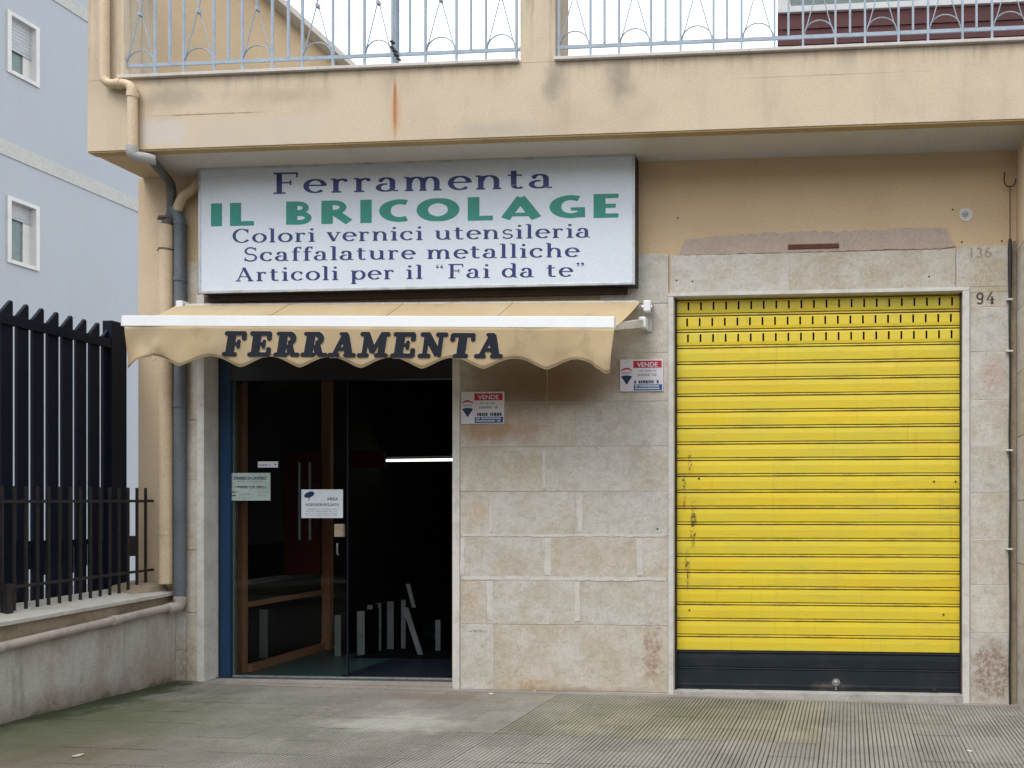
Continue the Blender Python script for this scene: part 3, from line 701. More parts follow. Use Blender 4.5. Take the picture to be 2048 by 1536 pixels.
MB().box(gx0, X_D1 - .002, DY + .01, DY + .05, zf, zf + .014).build('floor_track', M['steel'], door, bevel=.002)
hx, hz = P(679, 1061, DY); MB().box(hx - .042, hx + .042, DY - .012, DY + .016, hz - .055, hz + .055).build('lock_case', M['lowstone'], door, bevel=.006)
hx, hz = P(676, 1098, DY); MB().tube([(hx, DY + .008, hz - .05), (hx, DY - .01, hz - .04), (hx, DY - .01, hz + .05)], .007, 8).build('handle', M['steel'], door)

# ------------------------------------------------------------------ inside the shop
def PX(px, Y): return XA(px, Y)
cab = thing('display_cabinet', 'orange wood shelving unit with black panels behind the glass door', 'shelving')
cy0, cy1 = 0.32, 1.55
cxa, cxb = PX(463, cy0), PX(487, cy0)
# runs back along the left wall
xr = PX(486, cy0)
MB().box(xr - .085, xr, cy0, cy0 + .06, zf, 3.1).build('post', M['wood'], cab, bevel=.003)
MB().box(PX(642, cy1), PX(660, cy1), cy1, cy1 + .06, zf, 3.1).build('post', M['wood'], cab, bevel=.003)
xq = PX(642, cy1)
def bar(y, t0, t1, d=0.02):  # horizontal board running from the near post to the far post
    x0, x1 = xr, xq
    return MB().hexa([(x0, cy0 + .06, t0), (x0 + d, cy0 + .06, t0), (x1 + d, cy1, t0), (x1, cy1, t0), (x0, cy0 + .06, t1), (x0 + d, cy0 + .06, t1), (x1 + d, cy1, t1), (x1, cy1, t1)])
bar(0, zf, zf + .07, .04).build('plinth', M['wood'], cab)
bar(0, ZA(486, 1215, cy0), ZA(486, 1205, cy0), .03).build('shelf', M['wood'], cab)
bar(0, ZA(486, 1170, cy0), ZA(486, 1160, cy0), .03).build('shelf', M['inpanel'], cab)
bar(0, ZA(486, 1080 + 70, cy0), ZA(486, 1095, cy0), .012).build('black_panel', M['inblack'], cab)
bar(0, zf + .12, ZA(486, 1216, cy0), .01).build('black_panel', M['inblack'], cab)
bar(0, ZA(486, 1090, cy0), 2.95, .006).build('back_panel', M['inwall'], cab)
MB().box(xr + .001, xr + .07, cy0 + .2, cy0 + .22, zf + .1, ZA(486, 1225, cy0)).build('side_panel', M['inpanel'], cab)
sg = tag(MB().box(PX(560, .9), PX(640, .9), .9, .93, ZA(600, 1150, .9), ZA(600, 905, .9)).build('red_poster', M['inred']), 'dark red panel hanging above the shelving unit inside the shop', 'panel')
for px in (598, 619):
    MB().box(PX(px, .88) - .006, PX(px, .88) + .006, .88, .898, ZA(px, 1080, .88), ZA(px, 925, .88)).build('pale_strip', M['greyink'], sg)
tag(MB().box(PX(700, 1.6), PX(768, 1.6), 1.6, 1.64, ZA(730, 935, 1.6), ZA(730, 902, 1.6)).build('red_notice', M['inred'], bevel=.004), 'small red notice beside the lit tube inside the shop', 'notice')
tb = thing('fluorescent_lamp', 'lit fluorescent tube hanging in the dark shop', 'lamp')
tx0, tz0 = P(772, 921, 2.6); tx1, tz1 = P(905, 921, 1.7)
MB().tube([(tx0, 2.6, tz0), (tx1 + .3, 1.55, tz1)], .014, 10).build('tube', M['tube'], tb)
MB().tube([(tx0, 2.6, tz0 + .05), (tx1 + .3, 1.55, tz1 + .05)], .02, 8).build('batten', M['inblack'], tb)
for t_ in (0.1, 0.9):
    MB().tube([(tx0 + (tx1 + .3 - tx0) * t_, 2.6 - 1.05 * t_, tz0 + .06), (tx0 + (tx1 + .3 - tx0) * t_, 2.6 - 1.05 * t_, 3.21)], .004, 6).build('hanger', M['iron'], tb)
BG = 'boards leaning in the shop'
DPT = {}
for i, (px, w_, yt, yb, Y, lean, lab) in enumerate([
        (676, 12, 1230, 1322, 1.20, 0, 'short grey board leftmost of those standing behind the glass'),
        (722, 15, 1222, 1318, 1.30, 0, 'bright board standing just right of the glass edge'),
        (740, 10, 1210, 1312, 1.45, 0, 'narrow dim board right of the bright one'),
        (757, 11, 1206, 1308, 1.55, 0, 'third pale board in the row standing in the open doorway'),
        (781, 13, 1203, 1302, 1.65, 0, 'fourth pale board in the row standing in the open doorway'),
        (807, 9, 1200, 1302, 1.70, 0, 'upright board touching the leaning plank'),
        (826, 11, 1215, 1330, 1.35, 30, 'plank leaning aslant at the right end of the board row'),
        (822, 8, 1168, 1215, 1.60, 12, 'thin strip tilted above the leaning plank'),
        (876, 10, 1240, 1320, 1.60, 0, 'dim board standing alone beside the right marble jamb')]):
    xa, xb = PX(px - w_ / 2, Y), PX(px + w_ / 2, Y); z1 = ZA(px, yt, Y); z0 = max(zf + .001, ZA(px, yb, Y)); le = lean * (xb - xa) / w_; dp_ = .03 if lean else .35
    mb = MB().hexa([(xa + le / 2, Y, z0), (xb + le / 2, Y, z0), (xb + le / 2, Y + dp_, z0), (xa + le / 2, Y + dp_, z0), (xa - le / 2, Y, z1), (xb - le / 2, Y, z1), (xb - le / 2, Y + dp_, z1), (xa - le / 2, Y + dp_, z1)])
    bo = tag(mb.build('board', M['inblack'], bevel=.003), lab, 'board', BG)
    ed = MB().hexa([(xa + le / 2, Y - .004, z0), (xb + le / 2, Y - .004, z0), (xb + le / 2, Y - .0005, z0), (xa + le / 2, Y - .0005, z0), (xa - le / 2, Y - .004, z1), (xb - le / 2, Y - .004, z1), (xb - le / 2, Y - .0005, z1), (xa - le / 2, Y - .0005, z1)])
    ed.build('edge', M['board'], bo)
tag(MB().box(PX(700, 1.1), PX(900, 1.1), 1.12, 2.35, zf + .001, ZA(780, 1322, 1.12)).build('board_rack', M['inblack'], bevel=.004), 'low black rack under the boards in the shop', 'rack')
tag(MB().box(PX(690, .3), PX(903, .3), .24, 1.05, zf + .0005, zf + .012).build('door_mat', M['navyheader']), 'dark blue mat on the floor inside the open doorway', 'mat')

# ------------------------------------------------------------------ lettering
def arc(cx, cy, rx, ry, a0, a1, k=None):
    k = k or max(5, int(abs(a1 - a0) / 14))
    return [(cx + rx * math.cos(R(a0 + (a1 - a0) * i / k)), cy + ry * math.sin(R(a0 + (a1 - a0) * i / k))) for i in range(k + 1)]
TK, TN = 0.155, 0.068
def serif(x, y, l=0.10, r=0.10): return ([(x - l, y), (x + r, y)], TN + .005)
XH = 0.66
def dot(x, y, r): return ('dot', x, y, r)
G = {}    # slab-serif book face: strokes are (points, fixed width or None for the broad nib)
yb_, yt2 = TN / 2, XH - TN / 2
G['a'] = (0.66, [(arc(.29, .45, .17, .185, 165, 0) + [(.46, .10)], None), (arc(.27, .19, .20, .165, 75, 330), None), ([(.46, .12), (.50, .035), (.62, .03)], TN), dot(.14, .49, .055)])
G['c'] = (0.62, [(arc(.33, .33, .255, .30, 40, 320), None), dot(.50, .50, .06)])
G['d'] = (0.74, [(arc(.31, .33, .24, .30, 0, 360), None), ([(.56, .03), (.56, .97)], None), serif(.50, .97, .10, .06), serif(.60, .03, .04, .10)])
G['e'] = (0.64, [(arc(.33, .33, .255, .30, 0, 318), None), ([(.08, .36), (.585, .36)], TN)])
G['f'] = (0.44, [([(.19, .03), (.19, .78)] + arc(.36, .78, .17, .185, 180, 55), None), ([(.04, .63), (.40, .63)], TN), serif(.19, .03, .13, .14), dot(.43, .88, .05)])
G['h'] = (0.76, [([(.16, .03), (.16, .97)], None), (arc(.385, .40, .20, .23, 180, 0) + [(.585, .03)], None), serif(.16, .03, .12, .12), serif(.585, .03, .10, .13), serif(.10, .97, .07, .06)])
G['i'] = (0.36, [([(.18, .03), (.18, .63)], None), serif(.18, .03, .14, .14), serif(.12, .63, .10, .06), dot(.18, .88, .08)])
G['l'] = (0.36, [([(.18, .03), (.18, .97)], None), serif(.18, .03, .14, .14), serif(.12, .97, .10, .06)])
G['m'] = (1.12, [([(.16, .03), (.16, .63)], None), (arc(.36, .40, .18, .23, 180, 0) + [(.54, .03)], None), (arc(.74, .40, .18, .23, 180, 0) + [(.92, .03)], None), serif(.16, .03, .12, .12), serif(.54, .03, .10, .10), serif(.92, .03, .10, .13), serif(.10, .63, .08, .06)])
G['n'] = (0.76, [([(.16, .03), (.16, .63)], None), (arc(.385, .40, .20, .23, 180, 0) + [(.585, .03)], None), serif(.16, .03, .12, .12), serif(.585, .03, .10, .13), serif(.10, .63, .08, .06)])
G['o'] = (0.68, [(arc(.34, .33, .265, .30, 0, 360), None)])
G['p'] = (0.74, [([(.17, -.27), (.17, .63)], None), (arc(.42, .33, .24, .30, 0, 360), None), serif(.17, -.27, .12, .13), serif(.11, .63, .08, .06)])
G['r'] = (0.54, [([(.17, .03), (.17, .63)], None), (arc(.36, .38, .18, .24, 175, 60), TN + .02), serif(.17, .03, .13, .15), serif(.11, .63, .08, .06), dot(.44, .56, .062)])
G['s'] = (0.54, [(arc(.27, .475, .175, .155, 25, 262, 12) + arc(.27, .18, .20, .15, 82, -155, 12), .085), ([(.445, .50), (.445, .62)], .04), ([(.085, .03), (.085, .17)], .04)])
G['t'] = (0.50, [([(.19, .84), (.19, .18)], None), (arc(.32, .17, .13, .14, 180, 320), None), ([(.03, .63), (.42, .63)], TN)])
G['u'] = (0.76, [([(.15, .63), (.15, .24)] + arc(.36, .24, .21, .21, 180, 330), None), ([(.58, .03), (.58, .63)], None), serif(.10, .63, .08, .06), serif(.53, .63, .08, .06), serif(.62, .03, .04, .10)])
G['v'] = (0.64, [([(.10, .63), (.34, .02)], TK), ([(.32, .02), (.55, .63)], TN), serif(.12, .63, .12, .12), serif(.54, .63, .10, .10)])
G['F'] = (0.80, [([(.22, .03), (.22, .97)], None), ([(.06, .97), (.72, .97)], TN + .01), ([(.72, .99), (.72, .76)], .05), ([(.22, .52), (.54, .52)], TN), ([(.54, .40), (.54, .64)], .05), serif(.22, .03, .16, .18)])
G['C'] = (0.86, [(arc(.46, .5, .36, .47, 38, 322), None), ([(.74, .98), (.74, .68)], .05)])
G['S'] = (0.70, [(arc(.35, .73, .23, .24, 30, 262, 12) + arc(.35, .26, .26, .24, 82, -155, 12), .10), ([(.58, .74), (.58, .98)], .05), ([(.10, .02), (.10, .28)], .05)])
G['A'] = (0.92, [([(.14, .03), (.44, .98)], TN), ([(.42, .98), (.76, .03)], TK), ([(.25, .33), (.62, .33)], TN), serif(.14, .03, .12, .14), serif(.77, .03, .15, .13)])
G['\u201c'] = (0.50, [dot(.14, .78, .065), ([(.09, .78), (.12, .90), (.18, .96)], .04), dot(.34, .78, .065), ([(.29, .78), (.32, .90), (.38, .96)], .04)])
G['\u201d'] = (0.50, [dot(.14, .90, .065), ([(.19, .90), (.17, .78), (.10, .72)], .04), dot(.34, .90, .065), ([(.39, .90), (.37, .78), (.30, .72)], .04)])
G[' '] = (0.34, [])
H = {}    # broad flared capitals
bw = .27
H['I'] = (0.44, [([(.2, 0), (.2, 1)], .34)])
H['L'] = (0.80, [([(.2, 0), (.2, 1)], .34), ([(.04, .10), (.76, .10)], .20)])
H['B'] = (0.92, [([(.2, 0), (.2, 1)], .34), ([(.24, .90)] + arc(.40, .715, .22, .185, 90, -90) + [(.24, .53)], .19), ([(.24, .47)] + arc(.42, .28, .28, .185, 90, -90) + [(.24, .095)], .20)])
H['R'] = (1.02, [([(.2, 0), (.2, 1)], .34), ([(.24, .90)] + arc(.42, .70, .26, .20, 90, -90) + [(.24, .50)], .20), ([(.40, .52), (.86, .06)], .28)])
H['C'] = (0.98, [(arc(.62, .5, .44, .38, 62, 180) + arc(.62, .5, .44, .38, 180, 298)[1:], 'c')])
H['O'] = (1.32, [(arc(.62, .5, .46, .385, 0, 360, 30), 'o')])
H['A'] = (1.30, [([(.18, .05), (.64, .93)], .28), ([(.60, .93), (1.08, .05)], .32), ([(.34, .22), (.92, .22)], .15)])
H['G'] = (1.10, [(arc(.62, .5, .44, .38, 58, 180) + arc(.62, .5, .44, .38, 180, 300)[1:], 'c'), ([(.92, .04), (.92, .46)], .22), ([(.62, .40), (1.02, .40)], .14)])
H['E'] = (0.78, [([(.2, 0), (.2, 1)], .34), ([(.04, .09), (.74, .09)], .18), ([(.04, .50), (.66, .50)], .17), ([(.04, .91), (.74, .91)], .18)])
H[' '] = (0.62, [])
K = {}    # fat round capitals with blob serifs
kt = .30
def bl(x, y, l, r): return ([(x - l, y), (x + r, y)], .15)
K['F'] = (0.92, [([(.30, .06), (.30, .94)], kt), bl(.30, .065, .20, .20), ([(.10, .935), (.76, .935)], .155), ([(.78, .90), (.78, .74)], .155), ([(.34, .50), (.54, .50)], .12), ([(.60, .38), (.60, .62)], .11)])
K['E'] = (0.96, [([(.30, .06), (.30, .94)], kt), ([(.10, .065), (.78, .065)], .155), ([(.10, .935), (.76, .935)], .155), ([(.78, .90), (.78, .74)], .155), ([(.82, .10), (.82, .28)], .155), ([(.34, .50), (.54, .50)], .12), ([(.60, .38), (.60, .62)], .11)])
K['R'] = (1.00, [([(.30, .06), (.30, .94)], kt), bl(.30, .065, .20, .18), ([(.10, .935), (.50, .935)], .13), (arc(.48, .72, .22, .20, 80, -80), .20), ([(.56, .50), (.70, .10)], .25), bl(.80, .065, .05, .14)])
K['A'] = (1.04, [([(.22, .07), (.50, .88)], .155), ([(.54, .90), (.78, .07)], .27), ([(.32, .32), (.66, .32)], .12), bl(.18, .065, .12, .15), bl(.82, .065, .16, .14), ([(.38, .94), (.58, .94)], .11)])
K['M'] = (1.20, [([(.26, .07), (.26, .93)], .16), ([(.28, .90), (.58, .22)], .22), ([(.58, .22), (.84, .90)], .14), ([(.90, .07), (.90, .93)], .24), bl(.22, .065, .14, .14), bl(.92, .065, .18, .16), bl(.20, .935, .10, .10), bl(.96, .935, .10, .10)])
K['N'] = (1.08, [([(.26, .07), (.26, .93)], .15), ([(.28, .90), (.76, .12)], .25), ([(.80, .10), (.80, .93)], .14), bl(.24, .065, .14, .16), bl(.20, .935, .10, .12), bl(.82, .935, .14, .14)])
K['T'] = (0.96, [([(.48, .06), (.48, .94)], kt), bl(.48, .065, .20, .20), ([(.12, .92), (.84, .92)], .14), ([(.10, .90), (.10, .74)], .155), ([(.86, .90), (.86, .74)], .13)])
def width_fn(w, face, dx, dy):
    if isinstance(w, (int, float)): return w
    if w in ('c', 'o'): return 0.20 + (0.34 - 0.20) * abs(dy) if w == 'o' else 0.21 + 0.14 * abs(dy) ** 2
    return TN + (TK - TN) * abs(dy) ** 1.4
def write(mb, text, face, T, track=0.0, round_=False, grow=0.0, shear=0.0, l0=0, per=None):
    """adds the strokes of a text to a mesh; T(u, v, layer) gives the point, u runs 0..1 over the whole text"""
    tot = sum(face[c][0] + track for c in text) - track; u = 0.0; lay = l0
    def TT(x, y, k): return T((x + shear * (y - .5)) / tot, y, k)
    for ch in text:
        adv, strokes = face[ch]
        for st in strokes:
            lay = l0 + (lay - l0 + 1) % 9
            if st[0] == 'dot':
                _, x, y, r_ = st; r_ += grow; k = 12
                mb.add([TT(u + x + r_ * 1.0 * math.cos(2 * math.pi * i / k), y + r_ * math.sin(2 * math.pi * i / k), lay) for i in range(k)], [tuple(range(k))]); continue
            pts, w_ = st; n_ = len(pts); L, Rr = [], []
            closed = n_ > 8 and abs(pts[0][0] - pts[-1][0]) < 1e-4 and abs(pts[0][1] - pts[-1][1]) < 1e-4
            for i, (x, y) in enumerate(pts):
                if closed: a, b = pts[(i - 1) % (n_ - 1)], pts[(i + 1) % (n_ - 1)]
                else: a, b = pts[max(i - 1, 0)], pts[min(i + 1, n_ - 1)]
                dx, dy = b[0] - a[0], b[1] - a[1]; q = math.hypot(dx, dy) or 1; dx /= q; dy /= q
                hw = width_fn(w_, face, dx, dy) / 2 + grow
                e = 0.0
                L.append((x - dy * hw, y + dx * hw)); Rr.append((x + dy * hw, y - dx * hw))
            vs = [TT(u + p[0], p[1], lay) for p in L] + [TT(u + p[0], p[1], lay) for p in Rr]
            mb.add(vs, [(i, i + 1, i + 1 + n_, i + n_) for i in range(n_ - 1)])
            if round_:
                for (x, y) in (pts[0], pts[-1]):
                    r_ = (w_ if isinstance(w_, (int, float)) else TK) / 2 + grow; lay = l0 + (lay - l0 + 1) % 9
                    if r_ > .10: continue
                    mb.add([TT(u + x + r_ * math.cos(2 * math.pi * i / 12), y + r_ * math.sin(2 * math.pi * i / 12), lay) for i in range(12)], [tuple(range(12))])
        if per and strokes: mb.build('letter', per[0], per[1]); mb = MB()
        u += adv + track
    return mb
def line_T(pl, pr, hpx, Y, lift=0.0004):
    (xa, za), (xb, zb_) = P(*pl, Y), P(*pr, Y)
    h = P(pl[0], pl[1] - hpx, Y)[1] - za
    return lambda u, v, k: (xa + (xb - xa) * u, Y - lift - k * 0.00012, za + (zb_ - za) * u + v * h)

# ------------------------------------------------------------------ light box sign
SG = -0.14
sx_0, sx_1 = XA(396, SG), XA(1269.5, SG); sz0 = 0.5 * (ZA(395, 583, SG) + ZA(1270, 573, SG)); sz1 = 0.5 * (ZA(397, 334, SG) + ZA(1269, 308, SG))
sign = tag(MB().box(sx_0 + .004, sx_1 - .004, SG + .014, -0.005, sz0 + .004, sz1 - .004).build('shop_sign', M['signbox'], bevel=.004), 'wide pale blue light box sign with blue and green lettering above the awning', 'sign')
e_ = .022
MB().box(sx_0 + e_, sx_1 - e_, SG + .006, SG + .0135, sz0 + e_, sz1 - e_).build('sign_face', M['signface'], sign)
for a in ((sx_0, sx_0 + e_, sz0, sz1), (sx_1 - e_, sx_1, sz0, sz1), (sx_0 + e_ + .0005, sx_1 - e_ - .0005, sz0, sz0 + e_), (sx_0 + e_ + .0005, sx_1 - e_ - .0005, sz1 - e_, sz1)):
    MB().box(a[0], a[1], SG, SG + .0135, a[2], a[3]).build('sign_frame', M['signframe'], sign, bevel=.003)
for txt, face, mk, pl, pr, hpx, tr in [
        ('Ferramenta', G, 'blueink', (543, 388), (1107, 376), 42, .10),
        ('IL BRICOLAGE', H, 'greenink', (420, 453), (1240, 435), 46, .14),
        ('Colori vernici utensileria', G, 'blueink', (464, 486), (1182, 475), 28, .08),
        ('Scaffalature metalliche', G, 'blueink', (486, 523), (1159, 514), 28, .08),
        ('Articoli per il \u201cFai da te\u201d', G, 'blueink', (470, 563), (1172, 553), 28, .09)]:
    write(MB(), txt, face, line_T(pl, pr, hpx, SG + .006), tr, per=(M[mk], sign))
for px in (418, 850, 1250):
    MB().box(XA(px) - .03, XA(px) + .03, -.0045, WB - .0005, sz1 - .12, sz1 - .02).build('sign_bracket', M['steel'], sign)

# ------------------------------------------------------------------ awning
AY = -0.60
aw = thing('awning', 'sand coloured retracting awning with FERRAMENTA printed on its scalloped front', 'awning')
bl_, br_ = XA(241, AY), XA(1228, AY)
zbl1, zbl0 = ZA(241, 630, AY), ZA(241, 652, AY); zbr1, zbr0 = ZA(1228, 632, AY), ZA(1228, 656, AY)
MB().hexa([(bl_, AY, zbl0), (br_, AY, zbr0), (br_, AY + .045, zbr0), (bl_, AY + .045, zbl0), (bl_, AY + .008, zbl1), (br_, AY + .008, zbr1), (br_, AY + .045, zbr1), (bl_, AY + .045, zbl1)]).build('front_bar', M['awningbar'], aw, bevel=.005)
# canvas with a slight sag and panel seams
wl, wr = XA(354, -.07), XA(1281, -.07); zwl, zwr = ZA(354, 610, -.07), ZA(1281, 603, -.07)
NX, NY = 60, 10; vs = []; fs = []
for i in range(NX + 1):
    u = i / NX
    for j in range(NY + 1):
        v = j / NY
        x = (wl + (wr - wl) * u) * (1 - v) + (bl_ + .02 + (br_ - bl_ - .03) * u) * v
        y = -.07 + (AY + .05 + .07) * v
        z0_ = zwl + (zwr - zwl) * u; z1_ = (zbl0 + (zbr0 - zbl0) * u) + .014
        z = z0_ * (1 - v) + z1_ * v - .014 * math.sin(math.pi * v) + .003 * math.sin(u * 40) * v
        vs.append((x, y, z))
for i in range(NX):
    for j in range(NY): a = i * (NY + 1) + j; fs.append((a, a + 1, a + NY + 2, a + NY + 1))
cv = MB(); cv.add(vs, fs, True); cv = cv.build('canvas', M['canvas'], aw)
for u in (0.26, 0.50, 0.74):
    i = int(u * NX); seam = MB()
    pts_ = [Vector(vs[i * (NY + 1) + j]) + Vector((0, 0, .002)) for j in range(NY + 1)]
    seam.tube(pts_, .004, 5); seam.build('seam', M['canvas'], cv)
# valance
vx0, vx1 = XA(248, AY), XA(1229, AY)
P_T = (XA(973, AY) - XA(480, AY)) / 4.05
lows = XA(480, AY)
def val_bottom(x):
    if x < XA(300, AY): base = 0.0
    s_ = ((x - lows) / P_T) % 1.0
    t_ = min(s_, 1 - s_) * 2                     # 0 at the low points, 1 between them
    zt__ = -(t_ ** 1.15) if False else -math.sin(t_ * math.pi / 2) ** 1.35
    return zt__
def val_y(x, v):
    calm = 0.3 if XA(430, AY) < x < XA(1025, AY) else 1.0
    q0 = min(abs(x - XA(430, AY)), abs(x - XA(1025, AY)))
    if q0 < .2: calm = 0.65 + (0.35 if calm == 1.0 else -0.35) * q0 / .2
    r_ = 0.016 * mnoise.noise(Vector((x * 2.3, v * 1.2, 3))) + 0.009 * v * mnoise.noise(Vector((x * 9, v * 2.5, 5))) + 0.007 * math.sin(x * 8.1 + 1.5 * v) * v + 0.014 * v * mnoise.noise(Vector((x * 5, v, 9)))
    e1 = max(0, 1 - (x - vx0) / .5); e2 = max(0, 1 - (vx1 - x) / .25)
    return AY + .004 + r_ * calm * (0.35 + v) + .05 * e1 * math.sin(v * 3 + x * 9) * v - .03 * e2 * v
NX, NY = 300, 10; vs = []; fs = []
def val_pt(x, v, off=0.0):
    u = (x - vx0) / (vx1 - vx0); zt0 = zbl0 + (zbr0 - zbl0) * u + .004
    depth = 0.312 + .022 * max(0, 1 - (vx1 - x) / .45) + 0.082 * val_bottom(x) + (.012 if u < .06 or u > .96 else 0)
    edge = .02 * v if u > .999 else 0
    return Vector((x - .03 * v * max(0, 1 - (vx1 - x) / .1), val_y(x, v) - off, zt0 - depth * v))
for i in range(NX + 1):
    x = vx0 + (vx1 - vx0) * i / NX
    for j in range(NY + 1): vs.append(val_pt(x, j / NY))
for i in range(NX):
    for j in range(NY): a = i * (NY + 1) + j; fs.append((a, a + 1, a + NY + 2, a + NY + 1))
va = MB(); va.add(vs, fs, True); va = va.build('valance', M['canvas'], aw)
md = va.modifiers.new('cloth', 'SOLIDIFY'); md.thickness = .0016; md.offset = 1
# hem along the scallops
hem = MB(); hem.tube([val_pt(vx0 + (vx1 - vx0) * i / 300, 1.0) for i in range(301)], .0028, 5); hem.build('hem', M['canvas'], va)
(ax0, az0), (ax1, az1) = P(447, 711.5, AY), P(1009, 716, AY); hh = P(447, 711.5 - 48, AY)[1] - az0
def T_val(u, v, k):
    x = ax0 + (ax1 - ax0) * u; z = az0 + (az1 - az0) * u + v * hh
    zt0 = zbl0 + (zbr0 - zbl0) * (x - vx0) / (vx1 - vx0) + .004
    return (x, val_y(x, max(0, (zt0 - z) / .29)) - .0035 - .00014 * k, z)
write(MB(), 'FERRAMENTA', K, T_val, .06, True, .042, .14, 0, (M['halo'], va))
write(MB(), 'FERRAMENTA', K, T_val, .06, True, .018, .14, 22, (M['blackink'], va))
# roller, brackets, arms
MB().tube([(wl + .02, -.055, zwl - .012), (wr - .02, -.055, zwr - .012)], .026, 14).build('roller', M['awningarm'], aw)
MB().box(XA(420), XA(1255), -.05, -.003, ZA(700, 601), ZA(700, 590)).build('cassette', M['darkmetal'], aw)
for s_, (px, zc) in (('r', (1293, 612)), ('l', (364, 612))):
    bx, bz = P(px, zc, -.05)
    b_ = MB().box(bx - .035, bx + .035, -.006, -.0005 - .012, bz - .20, bz + .045).build('bracket', M['awningarm'], aw, bevel=.003)
    MB().box(bx - .015, bx + .045, -.10, -.02, bz - .055, bz + .035).build('end_cap', M['awningbar'], b_, bevel=.008)
    MB().tube([(bx - .03, -.06, bz - .02), (bx + .055, -.06, bz - .02)], .03, 14).build('gear', M['steel'], b_)
    MB().box(bx - .05, bx + .01, -.12, -.03, bz - .19, bz - .10).build('arm_joint', M['awningbar'], b_, bevel=.01)
    tx = br_ - .06 if s_ == 'r' else bl_ + .1
    tz = (zbr0 if s_ == 'r' else zbl0) + .02
    d_ = -1 if s_ == 'r' else 1
    MB().hexa([(bx - .03, -.10, bz - .185), (bx - .0, -.10, bz - .185), (tx + .015, AY + .05, tz - .03), (tx - .015, AY + .05, tz - .03), (bx - .03, -.10, bz - .115), (bx, -.10, bz - .115), (tx + .015, AY + .05, tz + .025), (tx - .015, AY + .05, tz + .025)]).build('arm', M['awningarm'], aw, bevel=.006)
hx, hz = P(309, 717, AY); MB().tube([Vector((hx + .02 * math.cos(R(a)), AY - .006, hz + .016 * math.sin(R(a)))) for a in range(180, 361, 20)], .0022, 6).build('ring', M['steel'], aw)

# ------------------------------------------------------------------ small signs
def font_text(txt, size, x, z, y, mat, name='print', parent=None, align='LEFT', sx=1.0, bold=0.0, maxw=None):
    cu = bpy.data.curves.new('t', 'FONT'); cu.body = txt; cu.size = size; cu.align_x = align; cu.offset = bold
    ob = bpy.data.objects.new('t', cu); C.objects.link(ob)
    dg = bpy.context.evaluated_depsgraph_get(); me = bpy.data.meshes.new_from_object(ob.evaluated_get(dg))
    bpy.data.objects.remove(ob)
    if maxw:
        ws = [v.co.x for v in me.vertices]; sx = maxw / (max(ws) - min(ws))
    for v in me.vertices: v.co = (x + v.co.x * sx, y, z + v.co.y)
    me.materials.clear(); me.materials.append(M[mat]); me.name = name
    o = bpy.data.objects.new(name, me); C.objects.link(o); o.parent = parent; return o
def scribble(mb, x0, x1, z0, z1, y, seed, fill=0.75):
    """a line of print too small to read: short uneven marks"""
    r_ = random.Random(seed); x = x0; h = z1 - z0
    while x < x1:
        w_ = h * r_.uniform(.35, .7)
        if r_.random() < fill and x + w_ < x1: mb.add([(x, y, z0 + h * r_.uniform(0, .15)), (x + w_, y, z0), (x + w_, y, z1 - h * r_.uniform(0, .2)), (x, y, z1)], [(0, 1, 2, 3)])
        x += w_ + h * .15
    return mb
